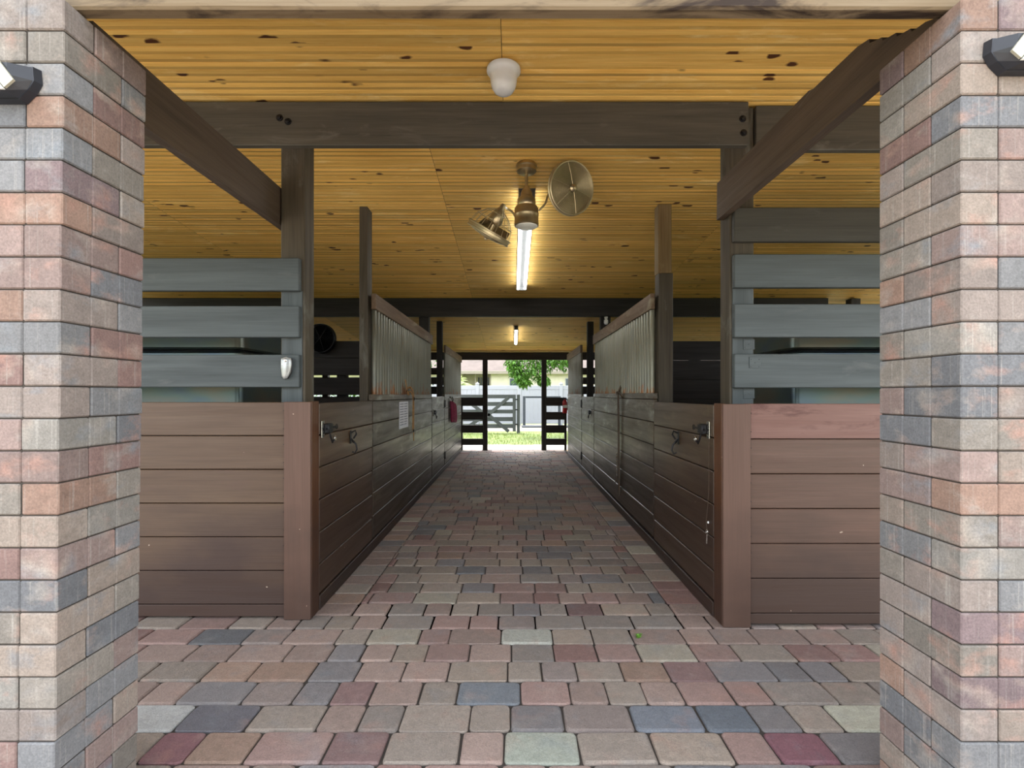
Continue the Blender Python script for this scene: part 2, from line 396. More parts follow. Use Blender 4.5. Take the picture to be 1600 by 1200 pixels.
# the named odd pavers of the photo: pale one and olive one at the lower left
paver_floor = fl
sand = MB(); sand.box(-2.75, 2.75, .5, 3.0, -.10, -.010, .001); sand.box(-1.2, 1.2, 2.6, 11.2, -.10, -.010, .001)
fo = struct(fl.build('floor', M['paver']), 'tumbled brick pavers in pink, grey and tan along the barn aisle')
struct(sand.build('joint_bed', M['mortar'], fo))
d = MB(); d.box(-5.6, -1.13, 3.0, 11.3, -.12, -.012, .001); d.box(1.14, 5.6, 3.0, 11.3, -.12, -.012, .001)
struct(d.build('stall_ground', M['dirt']))
d = MB(); d.box(-12, 12, -14, .5, -.12, -.006, .001); d.box(-12, -2.75, .5, 2.70, -.12, -.006, .001); d.box(2.75, 12, .5, 2.70, -.12, -.006, .001)
struct(d.build('driveway', M['drive']))
d = MB(); d.box(-30, 30, 11.22, 12.35, -.12, -.004, .001)
struct(d.build('concrete_strip', M['concrete']))
d = MB()
gx = [(-60, 60)]; nx, ny = 60, 14
vs = []; fs = []
for j in range(ny + 1):
    for i in range(nx + 1):
        x = -12 + 24 * i / nx; y = 12.3 + (17.0 - 12.3) * j / ny
        vs.append((x, y, -.01 + .02 * mnoise.noise(Vector((x * 2, y * 2, 0)))))
for j in range(ny):
    for i in range(nx): a = j * (nx + 1) + i; fs.append((a, a + 1, a + nx + 2, a + nx + 1))
d.add(vs, fs); d.box(-60, 60, 11, 60, -.4, -.06, .001); d.box(-60, -12, -20, 60, -.4, -.03, .001); d.box(12, 60, -20, 60, -.4, -.03, .001); d.box(-60, 60, -50, -14, -.4, -.03, .001)
struct(d.build('lawn', M['grass']))
gr = MB()
for k in range(2600):                       # grass blades of the strip behind the barn
    x, y = U(-2.6, 2.6), U(12.3, 15.9)
    h = U(.03, .07); a = U(0, 6.28); w = .006; dx, dy = math.cos(a) * w, math.sin(a) * w
    gr.add([(x - dx, y - dy, -.01), (x + dx, y + dy, -.01), (x + U(-.02, .02), y + U(-.02, .02), h)], [(0, 1, 2)])
tag(gr.build('grass_blades', M['palm']), 'short sunlit grass strip beyond the far end of the aisle', 'grass', kind='stuff')
d = MB(); d.box(-12, 12, 16.9, 20.4, -.12, -.002, .001)
struct(d.build('gravel_bed', M['gravel']))

# ------------------------------------------------------------------ ceiling
cl = MB(); strip = 0.0508
yy = 1.40; r_i = 0
while yy < 11.6:
    ye = (2.873, 6.89, 11.1, 11.6)[r_i]
    off = (-.055, -.557, -.575, -.5)[r_i]; edges = [-5.4]
    x = off - 2.44 * 3
    while x < 5.4:
        if x > -5.3: edges.append(x)
        x += 2.44
    edges.append(5.4)
    for a, b in zip(edges[:-1], edges[1:]):
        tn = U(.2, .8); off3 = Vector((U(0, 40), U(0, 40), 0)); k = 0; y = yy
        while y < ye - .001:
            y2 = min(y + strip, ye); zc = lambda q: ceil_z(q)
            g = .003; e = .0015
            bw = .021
            for (qa, qb, t2, edge) in ((y, y2 - bw, tn + U(-.1, .4), 'f'), (y2 - bw, y2, tn - U(0, .6), 'b')):  # bead halves tinted darker: groove shade and edge highlights painted into the colour
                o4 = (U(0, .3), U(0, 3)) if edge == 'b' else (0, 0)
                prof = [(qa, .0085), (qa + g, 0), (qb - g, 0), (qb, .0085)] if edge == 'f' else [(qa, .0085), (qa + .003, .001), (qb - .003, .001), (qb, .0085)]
                vs = []; gcs = []
                for (q, up) in prof:
                    for xx in (a + e, b - e): vs.append((xx, q, zc(q) + up)); gcs.append((xx + off3[0] + o4[0], q + off3[1] + o4[1] * .02, 0))
                n0 = len(cl.v); fs = [(0, 1, 3, 2), (2, 3, 5, 4), (4, 5, 7, 6)]
                cl.v += vs; cl.f += [tuple(i + n0 for i in f) for f in fs]; cl.sm += [False] * 3
                for q in gcs: cl.gc += list(q)
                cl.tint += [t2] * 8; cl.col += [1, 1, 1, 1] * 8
            y = y2; k += 1
    yy = ye; r_i += 1
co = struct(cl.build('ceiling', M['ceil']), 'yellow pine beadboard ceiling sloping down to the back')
rf = MB()                                    # the roof deck above it keeps the daylight out
vs = [(-5.6, 1.25, ceil_z(1.25) + .012), (5.6, 1.25, ceil_z(1.25) + .012), (5.6, 11.8, ceil_z(11.8) + .012), (-5.6, 11.8, ceil_z(11.8) + .012)]
vs += [(x, y, z + .14) for x, y, z in vs]
rf.add(vs, [(0, 3, 2, 1), (4, 5, 6, 7), (0, 1, 5, 4), (1, 2, 6, 5), (2, 3, 7, 6), (3, 0, 4, 7)])
struct(rf.build('roof_deck', M['beamdark']))

# ------------------------------------------------------------------ front header over the pillars
t = thing('header_beam', 'weathered pale bare wood header resting across both brick pillars', 'beam', (0, 1.366, 2.297))
b = MB(); n = 40
vs = []; fs = []                             # lower edge is ragged
for i in range(n + 1):
    x = -5.4 + 10.8 * i / n; w1, w2 = .003 * mnoise.noise(Vector((x * 3, 0, 0))), .004 * mnoise.noise(Vector((x * 4, 5, 0)))
    vs += [(x, 1.347 + w1, 2.303), (x, 1.347 + w1, 2.60), (x, 1.386, 2.60), (x, 1.386 + w2, 2.298), (x, 1.353, 2.297)]
for i in range(n):
    for k in range(5): a = i * 5 + k; a2 = i * 5 + (k + 1) % 5; fs.append((a, a + 5, a2 + 5, a2))
b.add(vs, fs); b.build('beam_board', M['oldbeam'], t)
b = MB()
for z0 in (2.605, 2.80): b.box(-5.4, 5.4, 1.352, 1.390, z0, min(z0 + .19, 3.055), .004)
b.box(-5.4, 5.4, 1.352, 1.390, 2.995, 3.055, .003)
b.build('fascia_board', M['oldbeam'], t)

# ------------------------------------------------------------------ brick pillars
BP = [((123, 113, 106), 12), ((123, 107, 101), 12), ((110, 110, 110), 12), ((127, 116, 106), 9), ((118, 96, 90), 6), ((101, 102, 104), 7),
      ((128, 105, 92), 5), ((117, 111, 103), 12), ((111, 96, 96), 4), ((126, 122, 115), 6)]
CH = 0.0852
def pillar(sgn, xin, lean, label):
    """inner face at xin, front at y=1.306, back at 1.600"""
    yf, yk = 1.306, 1.600; w = 0.40; hw = (yk - yf) / 3
    P = MB(); core = MB()
    base = (sgn * (xin + w / 2), (yf + yk) / 2, 0)
    def X(a, z): return sgn * (xin + a) + lean * (z - 2.3)
    def blk(a0, a1, y0, y1, z0, z1, c, tint, off):
        j = [U(-.0012, .0012) for _ in range(4)]
        xs = sorted((X(a0, (z0 + z1) / 2), X(a1, (z0 + z1) / 2)))
        n0 = len(P.v)
        P.box(xs[0] + .0004 + j[0], xs[1] - .0004, y0 + .0004 + j[1], y1 - .0004, z0 + .0018, z1 - .0018, .0032, 0, tint, c)
    for k in range(27):
        z0 = -.007 + k * CH; z1 = z0 + CH
        def brick(a0, a1, y0, y1):
            c = pick(BP); tint = R(); s0 = random.getstate()
            if a1 - a0 > .15: cells = [(a0, (a0 + a1) / 2, y0, y1), ((a0 + a1) / 2, a1, y0, y1)]
            elif y1 - y0 > .15: cells = [(a0, a1, y0, (y0 + y1) / 2), (a0, a1, (y0 + y1) / 2, y1)]
            else: cells = [(a0, a1, y0, y1)]
            jj = U(-.001, .001)
            offs = Vector((U(0, 50), U(0, 50), U(0, 50)))
            for (p, q, r_, s_) in cells:
                xs = sorted((X(p, (z0 + z1) / 2), X(q, (z0 + z1) / 2)))
                h = ((xs[1] - xs[0]) / 2 - .0003, (s_ - r_) / 2 - .0003, CH / 2 - .0018); cc = Vector(((xs[0] + xs[1]) / 2 + jj, (r_ + s_) / 2 + jj, (z0 + z1) / 2))
                vs = [_cpos(i, h, .0034) + cc for i in range(24)]
                n0 = len(P.v); P.v += [tuple(v) for v in vs]; P.f += [tuple(i + n0 for i in f) for f in _cb_f]; P.sm += [False] * len(_cb_f)
                for v in vs: P.gc += [v[0] + offs[0], v[1] + offs[1], v[2] + offs[2]]
                P.tint += [tint] * 24; P.col += list(c) * 24
        g = .0014
        if k % 2 == (0 if sgn < 0 else 1):
            brick(0, .2 - g, yf, yf + hw - g); brick(.2 + g, .4, yf, yf + hw - g)
            brick(0, .1 - g, yf + hw + g, yk); brick(.3 + g, .4, yf + hw + g, yk); brick(.1 + g, .3 - g, yk - hw, yk)
        else:
            brick(0, .1 - g, yf, yk - hw - g); brick(.1 + g, .3 - g, yf, yf + hw); brick(.3 + g, .4, yf, yk - hw - g)
            brick(0, .2 - g, yk - hw + g, yk); brick(.2 + g, .4, yk - hw + g, yk)
    p = P.build('brick_pillar', M['block'], None, base)
    vs = []
    for z in (-.02, 2.288):
        for (a, y) in ((.006, yf + .006), (w - .006, yf + .006), (w - .006, yk - .006), (.006, yk - .006)): vs.append((X(a, z), y, z))
    core.add(vs, [(3, 2, 1, 0), (4, 5, 6, 7), (0, 1, 5, 4), (1, 2, 6, 5), (2, 3, 7, 6), (3, 0, 4, 7)])
    core.build('joint_core', M['mortar'], p)
    return tag(p, label, 'pillar')
pillar(-1, 1.179, .013, 'square pillar of stacked multicoloured bricks left of the aisle entrance, joined by left tie board')
pillar(1, 1.180, 0, 'square pillar of stacked grey and pink bricks at the right edge of the entrance')

def wall_light(sx, cx, cy, label):
    """angular wedge light: outline in millimetres-like units around its centre, mirrored for the right pillar"""
    q = 1.27 / F; o = ((cx - 801) * q, 1.306, H + (616 - cy) * q)
    t = thing('wall_light', label, 'lamp', o)
    W = lambda px, py, y: (o[0] - sx * px * q, y, o[2] - py * q)
    def solid(front, back, yf_, yb_, mb):
        n = len(front); vs = [W(*p, yb_) for p in back] + [W(p[0], p[1], yf_) for p in front]
        mb.add(vs, [tuple(range(n)), tuple(range(n, 2 * n))[::-1]] + [(i, i + n, (i + 1) % n + n, (i + 1) % n) for i in range(n)])
    out = [(-52, -27), (52, -27), (54, -4), (45, 12), (30, 27), (-30, 27), (-45, 12), (-54, -4)]
    b = MB(); solid([(x * .96, y * .94) for x, y in out], out, 1.284, 1.3045, b)
    solid([(x * .55, y * .8 + 2) for x, y in out], [(x * .92, y * .9) for x, y in out], 1.252, 1.284, b); b.build('housing', M['plasticblack'], t)
    for k, m in ((1, 'led'), (-1, 'led')):
        pq = [(17 * k, -24), (42 * k, 9), (28 * k, 21), (4 * k, -8)]
        b = MB(); solid(pq, [(x * .98, y * .98) for x, y in pq], 1.246, 1.2535, b); b.build('light_panel', M[m], t)
    pq = [(-16, -20), (16, -20), (3, -6), (26, 22), (-26, 22), (-3, -6)]
    pq = [(0, -12), (3, -6), (26, 22), (-26, 22), (-3, -6)]
    b = MB(); solid(pq, pq, 1.2475, 1.2535, b); b.build('centre_panel', M['lens'], t)
wall_light(-1, -7, 124, 'black angular wall light with cream panel on the left brick pillar')
wall_light(1, 1609, 79, 'black angular wall light with cream panel on the right brick pillar')

# ------------------------------------------------------------------ beams across
def cross_beam(name, label, segs, mat, bolts=()):
    y = segs[0][2]; t = thing(name, label, 'beam', (0, y, segs[0][4]))
    for (xa, xb, ya, yb_, za, zb) in segs:
        b = MB(); b.box(xa, xb, ya, yb_, za, zb, .004); b.build('beam_board', mat, t)
    for (x, yb_, z) in bolts:
        b = MB(); b.lathe([(.020, 0), (.020, .003), (.011, .004), (.011, .012), (.006, .014)], (x, yb_, z), (0, -1, 0), 12); b.build('bolt', M['black'], t)
    return t
cross_beam('roof_beam', 'big dark stained beam across the front of the barn, nearest roof beam', [(-5.3, 1.355, 2.850, 2.894, 2.68, 2.930), (1.412, 5.3, 2.880, 2.925, 2.668, 2.925)], M['beam'],
           [(-1.337, 2.85, 2.836), (-1.289, 2.85, 2.814), (1.32, 2.85, 2.83), (1.325, 2.85, 2.75)])
cross_beam('roof_beam', 'black roof beam halfway down the barn, behind the long ceiling light', [(-5.3, 4.35, 6.84, 6.94, 2.326, 2.575)], M['beamdark'])
cross_beam('roof_beam', 'low dark beam over the far opening, farthest roof beam', [(-5.3, 5.3, 11.05, 11.15, 2.015, 2.19)], M['beamdark'])

# ragged tie boards from pillars back to the posts
t = thing('tie_board', 'grey brown tie board running from the left pillar back to the left post', 'beam', (-1.38, 1.62, 2.24))
b = MB(); n = 24; vs = []; fs = []
for i in range(n + 1):
    y = 1.612 + (3.03 - 1.612) * i / n; w = .004 * mnoise.noise(Vector((y * 14, 1, 0)))
    vs += [(-1.362, y, 2.242 + w), (-1.362, y, 2.462), (-1.408, y, 2.462), (-1.408, y, 2.245 - w)]
for i in range(n):
    for k in range(4): a = i * 4 + k; a2 = i * 4 + (k + 1) % 4; fs.append((a, a2, a2 + 4, a + 4))
fs += [(0, 3, 2, 1), (n * 4, n * 4 + 1, n * 4 + 2, n * 4 + 3)]
b.add(vs, fs, axis=1); b.build('board', M['tie'], t)
t = thing('tie_board', 'brown tie board with jagged cut end lying on the right pillar', 'beam', (1.24, 1.45, 2.29))
b = MB(); pts = [(1.41, 2.294)]
pts += [(1.41, 2.325), (1.47, 2.352), (1.52, 2.36), (1.525, 2.373), (1.58, 2.388), (1.583, 2.402), (1.64, 2.418), (1.645, 2.432), (1.70, 2.452), (1.703, 2.468), (1.76, 2.482), (2.02, 2.492), (2.05, 2.503), (2.97, 2.51), (2.975, 2.292)]
n = len(pts); vs = [(1.222, p[0], p[1]) for p in pts] + [(1.264, p[0], p[1]) for p in pts]
b.add(vs, [tuple(range(n))[::-1], tuple(range(n, 2 * n))] + [(i, (i + 1) % n, (i + 1) % n + n, i + n) for i in range(n)], axis=1)
b.build('board', M['tie'], t)

# ------------------------------------------------------------------ stall fronts facing the camera
def stall_front(s, xin, yc, label, ztop, rails, pmat, side):
    t = thing('stall_front', label, 'stall front', (s * (xin + .5), yc + .05, 0))
    b = MB(); z = ztop; zs = []
    while z > .1: zs.append((z - .1875, z)); z -= .1875
    zs.append((.012, z))
    topm = MB()
    for i, (a, c) in enumerate(zs):
        x0, x1 = sorted((s * (xin + .135), s * 5.2))
        tgt = topm if (i == 0 and side == 'R') else b
        tgt.box(x0, x1, yc + .018 + U(0, .002), yc + .058, a + .003, c - .001 + (.004 if i == 0 and side == 'R' else 0), .003)
    b.build('plank_panel', pmat, t)
    if side == 'R': topm.build('top_plank', M['frontRtop'], t)
    x0, x1 = sorted((s * xin, s * (xin + .148)))
    b = MB(); b.box(x0, x1, yc, yc + .022, .004, ztop + .002, .003, 2); b.build('corner_board', M['corner'], t)
    b = MB(); x0, x1 = sorted((s * xin, s * (xin + .022)))
    b.box(x0 if s > 0 else x0, x1, yc + .0225, yc + .125, .004, ztop + .004, .003, 2); b.build('side_trim', M['trim'], t)
    # post behind
    px = 1.212 if s < 0 else 1.267
    x0, x1 = sorted((s * px, s * (px + .140)))
    b = MB(); b.box(x0, x1, 2.896, 3.034, 0, 2.925, .006, 2); b.build('post', M['post'], t)
    xr = 1.227 if s < 0 else 1.274
    for (yt, yb_) in rails:
        z1 = H + (616 - yt) * 2.85 / F; z0 = H + (616 - yb_) * 2.85 / F
        x0, x1 = sorted((s * xr, s * 5.2)); b = MB()
        b.box(x0, x1, 2.850, 2.889, z0, z1, .004)
        b.build('rail', M['railbrown'] if (side == 'R' and yt < 350) else M['rail'], t)
    b = MB()                                            # grey facing board between the rails, on the post
    x0, x1 = sorted((s * (px + .012), s * (px + .132)))
    b.box(x0, x1, 2.8885, 2.8965, 1.18, 2.05 if s > 0 else 1.85, .002, 2); b.build('post_facing', M['rail'], t)
    for (a, c) in zs[:5]:                              # nail heads
        for zz in (a + .04, a + .14):
            nb = MB(); nb.lathe([(.003, 0), (.002, .0015)], (s * (xin + .157), yc + .018, zz), (0, -1, 0), 6); nb.build('nail', M['black'], t)
    return t
RL = [(403, 454), (478, 527), (554, 605)]; RR = [(324, 377), (397, 449), (475, 527), (553, 606)]
stall_front(-1, 1.116, Y0L, 'brown plank stall front with three grey rails left of the aisle', 1.206, RL, M['frontL'], 'L')
stall_front(1, 1.124, Y0R, 'reddish brown plank stall front with four grey rails right of the aisle', 1.196, RR, M['frontR'], 'R')

# metal plates on the right post
pl = thing('metal_plate', 'small grey painted nail plates on the right post between the lower rails', 'plate', (1.375, 2.86, 1.5))
for (z0, z1, y) in ((1.51, 1.57, 2.8875), (1.40, 1.465, 2.849), (1.225, 1.285, 2.8875)):
    b = MB(); x0 = 1.34 if y > 2.86 else 1.357
    b.box(x0, x0 + .066, y - .003, y, z0, z1, .001)
    for (dx, dz) in ((.01, .01), (.056, .01), (.01, .05), (.056, .05), (.033, .03)): b.lathe([(.0035, 0), (.002, .002)], (x0 + dx, y - .003, z0 + dz), (0, -1, 0), 6)
    b.build('plate', M['rail'], pl)

# silver device on the lowest left rail
t = thing('latch_handle', 'silver teardrop plastic handle with a round button on the lowest left rail', 'handle', (-1.30, 2.848, 1.39))
def P3(px, py, y): return ((px - 801) * y / F, y, H + (616 - py) * y / F)
b = MB(); yb_ = 2.849
out = [(439, 560), (447, 557.5), (455, 560), (456, 569), (454, 582), (449, 591), (443, 592), (440, 588), (438.5, 573)]
def blob(mb, out, y0, y1, inset=.7):
    cx = sum(p[0] for p in out) / len(out); cy = sum(p[1] for p in out) / len(out); n = len(out)
    rings = [(1, y0), (1, (y0 + y1 * 2) / 3), (.9, y1 * .85 + y0 * .15), (inset, y1)]
    vs = []
    for (k, y) in rings: vs += [P3(cx + (p[0] - cx) * k, cy + (p[1] - cy) * k, y) for p in out]
    fs = [tuple(range((len(rings) - 1) * n, len(rings) * n)), tuple(range(n))[::-1]]
    for r_ in range(len(rings) - 1):
        for i in range(n): fs.append((r_ * n + i, r_ * n + (i + 1) % n, (r_ + 1) * n + (i + 1) % n, (r_ + 1) * n + i))
    mb.add(vs, fs, smooth=True)
blob(b, [(p[0] + 2, p[1] + .5) for p in out], yb_, yb_ - .014); b.build('back_plate', M['black'], t)
b = MB(); blob(b, out, yb_ - .010, yb_ - .034); b.build('body', M['greydev'], t)
b = MB(); b.lathe([(.009, 0), (.009, .003), (.006, .005)], P3(446, 563, yb_ - .033), (0, -1, 0), 16)
b.tube([P3(446 + 6 * math.cos(a), 566 + 6 * math.sin(a), yb_ - .032) for a in [math.radians(d_) for d_ in range(-10, 200, 15)]], .0022, 6)
b.build('button', M['steel'], t)

# ------------------------------------------------------------------ aisle side of the stalls: doors and walls
def planks(mb, x0, x1, ya, yb_, zt, pitch=.184, zb=.085, jit=.002):
    z = zt
    while z > zb + .02:
        a = max(z - pitch, zb); mb.box(x0 + U(0, jit), x1 - U(0, jit), ya, yb_, a + .0035, z - .0025, .004, 1); z = a
def aside(s, xf, t):                       # thickness goes outwards from the aisle face
    return sorted((s * xf, s * (xf + t)))
def latch(t, s, xf, y, z, mat=None):
    k = -s; x = s * xf
    b = MB(); b.box(*sorted((x, x + k * .006)), y - .075, y - .035, z - .05, z + .05, .002); b.build('latch_plate', M['steel'], t)
    b = MB(); b.box(*sorted((x + k * .003, x + k * .034)), y - .035, y + .035, z - .028, z + .032, .006)
    b.tube([(x + k * .02, y - .06, z), (x + k * .02, y + .13, z + .005)], .0065, 8)
    b.tube([(x + k * .02, y + .13 + .015 * math.cos(a), z + .005 + .015 * math.sin(a)) for a in [i * math.pi / 6 for i in range(12)]], .0025, 6, True)
    b.build('latch', M['black'], t)
    b = MB(); b.tube([(x + k * .022, y, z - .02), (x + k * .030, y + .004, z - .055), (x + k * .030, y + .03, z - .085), (x + k * .03, y + .055, z - .07)], .0055, 8)
    b.build('latch_lever', M['black'], t)
    b = MB(); b.tube([(x + k * .034, y + .062 + .013 * math.cos(a), z - .062 + .013 * math.sin(a)) for a in [i * math.pi / 7 for i in range(14)]], .0045, 8, True); b.build('ring', M['steel'], t)
def hook(t, s, xf, y, z):
    x = s * xf; k = -s
    b = MB(); b.box(*sorted((x, x + k * .004)), y - .016, y + .016, z - .045, z + .045, .0015)
    b.tube([(x + k * .004, y, z + .03), (x + k * .03, y + .01, z + .045), (x + k * .034, y + .02, z + .02), (x + k * .02, y, z - .01)], .006, 8)
    b.tube([(x + k * .004, y, z - .01), (x + k * .038, y, z - .05), (x + k * .044, y, z - .085), (x + k * .030, y, z - .11), (x + k * .012, y, z - .10)], .006, 8)
    b.tube([(x + k * .01, y, z - .02), (x + k * .03, y - .03, z - .035)], .005, 8)
    b.build('hook', M['black'], t)
def hinge(t, s, xf, y, z):
    x = s * xf; k = -s
    b = MB(); b.tube([(x + k * .008, y, z - .06), (x + k * .008, y, z + .06)], .009, 8); b.box(*sorted((x, x + k * .004)), y - .05, y + .05, z - .03, z + .03, .001)
    b.build('hinge', M['black'], t)
def door(s, xf, ya, yb_, zt, label, mat, lz, nearlatch, hk=None):
    t = thing('stall_door', label, 'door', (s * (xf + .02), (ya + yb_) / 2, 0))
    b = MB(); planks(b, *aside(s, xf + .002, .036), ya + .006, yb_ - .006, zt, .187, .09); b.build('door_planks', mat, t)
    b = MB(); x0, x1 = aside(s, xf + .040, .03); b.box(x0, x1, ya + .02, ya + .12, .1, zt - .01, .003, 2) if ya < 6 else None; b.box(x0, x1, yb_ - .12, yb_ - .02, .1, zt - .01, .003, 2)
    b.build('door_brace', M['beamdark'], t)
    latch(t, s, xf, nearlatch, lz)
    if hk: hook(t, s, xf, hk, .955)
    if ya > 5: hinge(t, s, xf, yb_ - .01, zt - .12); hinge(t, s, xf, yb_ - .01, .25)
    return t
door(-1, 1.116, 2.868, 3.965, 1.200, 'near left stall door of brown planks, next to left corner board', M['door'], 1.045, 2.965, 3.42)
door(1, 1.124, 2.78, 3.965, 1.192, 'near right stall door of brown planks, next to right corner board', M['door'], 1.045, 2.90, 3.37)
door(-1, 1.116, 6.90, 8.15, 1.215, 'far left stall door of weathered planks, past the first left barred grille', M['weath'], .99, 7.05)
door(1, 1.124, 6.90, 8.10, 1.215, 'far right stall door of weathered planks, past the first right barred grille', M['weath'], .99, 7.15)

def aisle_wall(s, xf, ya, yb_, zt, label, mat, postspec, mixed=False, railm='grillerail'):
    t = thing('aisle_wall', label, 'stall wall', (s * (xf + .02), (ya + yb_) / 2, 0))
    b = MB(); z = zt
    segs = [ya, yb_]
    planks(b, *aside(s, xf, .038), ya, yb_, zt - .052, .184, .09)
    b.box(*aside(s, xf - .001, .039), ya, yb_, zt - .05, zt, .003, 1)
    b.build('wall_planks', mat, t)
    n = int((yb_ - ya - .10) / .0895); first = None
    for i in range(n):
        y = ya + .075 + i * .0895; gx_ = s * (xf + .014)
        if first is None:
            b = MB(); b.tube([(gx_, y, zt - .004), (gx_, y, 1.94), (gx_ , y, 1.952)], [.0215, .0215, .014], 12, tint=.5)
            first = b.build('grille_bar', M['tin'] if (ya < 5 and s > 0) else M['tinfar'], t)
            base_y = y
        else:
            c = first.copy(); C.objects.link(c); c.parent = t; c.location = first.location + Vector((U(-.0015, .0015), y - base_y, 0))
    b = MB(); b.box(*aside(s, xf - .016, .038), ya + .02, yb_, 1.935, 2.062, .004, 1); b.build('top_rail', M[railm], t)
    x0, x1, y0, y1, z1, split = postspec
    if split:
        b = MB(); b.box(*sorted((s * x0, s * x1)), y0, y1, .0, split, .004, 2); b.build('grille_post', M['post'], t)
        b = MB(); b.box(*sorted((s * (x0 - .004), s * (x1 - .01))), y0 + .004, y1, split, z1, .004, 2); b.build('bare_post_top', M['rawpost'], t)
    else:
        b = MB(); b.box(*sorted((s * x0, s * x1)), y0, y1, .0, z1, .004, 2); b.build('grille_post', M['beamdark'] if y0 > 5 else M['post'], t)
    b = MB(); b.box(*sorted((s * (xf + .05), s * (xf + .10))), yb_ - .10, yb_, 0, 2.05, .004, 2); b.build('end_post', M['beamdark'], t)
    return t
aisle_wall(-1, 1.116, 3.975, 6.86, 1.250, 'left weathered aisle wall with near barred grille and paper notice', M['weath'], (1.162, 1.228, 3.975, 4.105, 2.754, 0))
aisle_wall(1, 1.124, 3.975, 6.86, 1.262, 'right weathered aisle wall with near barred grille and long hanging strap', M['weath'], (1.170, 1.284, 3.975, 4.085, 2.775, 2.22))
aisle_wall(-1, 1.116, 8.16, 10.77, 1.250, 'far left aisle wall with barred grille and magenta rope', M['weath'], (1.160, 1.250, 8.16, 8.27, 2.45, 0))
aisle_wall(1, 1.124, 8.12, 10.15, 1.255, 'far right aisle wall with barred grille, before the fire extinguisher', M['weath'], (1.225, 1.325, 8.12, 8.23, 2.44, 0))
for s, xf, ya, yb_, lab in ((-1, 1.112, 2.868, 10.77, 'dark kick board along the foot of the left stalls'), (1, 1.120, 2.78, 10.15, 'dark kick board along the foot of the right stalls')):
    b = MB(); b.box(*aside(s, xf, .036), ya, yb_, .003, .086, .004, 1); o = b.build('baseboard_left' if s < 0 else 'baseboard_right', M['kick']); struct(o, lab)

# posts under the middle beam
for s, x0, lab in ((-1, 1.175, 'dark post under the middle beam behind the near left grille'), (1, 1.236, 'dark post under the middle beam behind the near right grille, with bulb lamp')):
    b = MB(); b.box(*sorted((s * x0, s * (x0 + .135))), 6.945, 7.07, 0, 2.55, .005, 2); tag(b.build('barn_post', M['beamdark'], None, (s * (x0 + .07), 7.01, 0)), lab, 'post')

# partitions, back rails and outer sides (dark, inside the barn)
def rail_wall(name, label, cat, x0, x1, y, boards, posts, mat, along='x'):
    t = thing(name, label, cat, ((x0 + x1) / 2, y, 0))
    for (z0, z1) in boards:
        b = MB(); b.box(x0, x1, y - .019, y + .019, z0, z1, .003); b.build('rail', mat, t)
    for x in posts:
        b = MB(); b.box(x - .065, x + .065, y + .02, y + .145, 0, boards[0][1] + (.0), .004, 2); b.build('post', mat, t)
    return t
pb = [(1.765, 2.0), (1.519, 1.76)]; z = 1.478
pb.append((1.240, 1.478))
z = 1.203
while z > .3: pb.append((z - .27, z)); z -= .276
pb.append((.02, z))
rail_wall('stall_partition', 'black rail partition between the two left stalls with thin gaps', 'partition', -4.9, -1.33, 7.02, pb, [-2.43, -3.6, -4.8], M['beamdark'])
z = 2.0; pr = []
while z > .3: pr.append((z - .27, z - .001)); z -= .272
pr.append((.02, z))
rail_wall('stall_partition', 'solid black plank partition between the two right stalls', 'partition', 1.40, 4.55, 7.02, pr, [2.6, 3.6, 4.45], M['beamdark'])
rb = [(1.687, 1.84), (1.472, 1.628), (1.250, 1.424), (1.03, 1.196), (.80, .97), (.57, .74), (.34, .51), (.11, .28)]
rail_wall('rail_fence', 'dark rail fence closing the back of the left stalls', 'fence', -5.2, -1.20, 11.10, rb, [-1.35, -2.9, -4.2, -5.1], M['beamdark'])
rail_wall('rail_fence', 'dark rail fence closing the back of the right stalls', 'fence', 1.28, 5.2, 11.10, rb, [1.42, 2.9, 4.2, 5.1], M['beamdark'])
def side_wall(s, x, zt, label):
    t = thing('outer_stall_wall', label, 'wall', (s * x, 7, 0)); z = .02; b = MB()
    while z < zt - .01: b.box(*sorted((s * x, s * (x + .04))), 3.05, 11.0, z, min(z + .236, zt), .003, 1); z += .238
    b.build('planks', M['beamdark'], t)
    for y in (3.1, 5.0, 6.9, 9.0, 10.9):
        b = MB(); b.box(*sorted((s * (x + .045), s * (x + .175))), y - .06, y + .06, 0, ceil_z(y) - .005 - .06 * .089, .004, 2); b.build('post', M['beamdark'], t)
side_wall(-1, 5.22, 2.12, 'dark plank wall on the outer side of the left stalls')
side_wall(1, 4.62, 1.95, 'dark plank wall on the outer side of the right stalls, open above')

# end panels beside the far opening
def end_panel(s, xo, xi, yy, label, o2):
    t = thing('end_panel', label, 'fence', (s * (xo + xi) / 2, yy, 0))
    b = MB(); b.box(*sorted((s * (xi - .055), s * (xi + .055))), yy - .04, yy + .05, 0, 2.012, .004, 2); b.build('tall_post', M['beamdark'], t)
    b = MB(); b.box(*sorted((s * (xo - .02), s * (xo + .03))), yy - .04, yy + .05, 0, 1.17, .004, 2); b.build('short_post', M['beamdark'], t)
    for (ya, yb_) in ((621, 634), (643.5, 655.5), (664, 676), (685, 695)):
        b = MB(); b.box(*sorted((s * (xi + .03), s * (xo + .02))), yy - .075, yy - .041, H - (yb_ - 616) * yy / F, H - (ya - 616) * yy / F, .003); b.build('rail', M['beamdark'], t)
end_panel(-1, 1.135, .615, 11.10, 'short dark four rail panel left of the far opening', 0)
end_panel(1, 1.175, .70, 11.10, 'short dark four rail panel right of the far opening', 0)

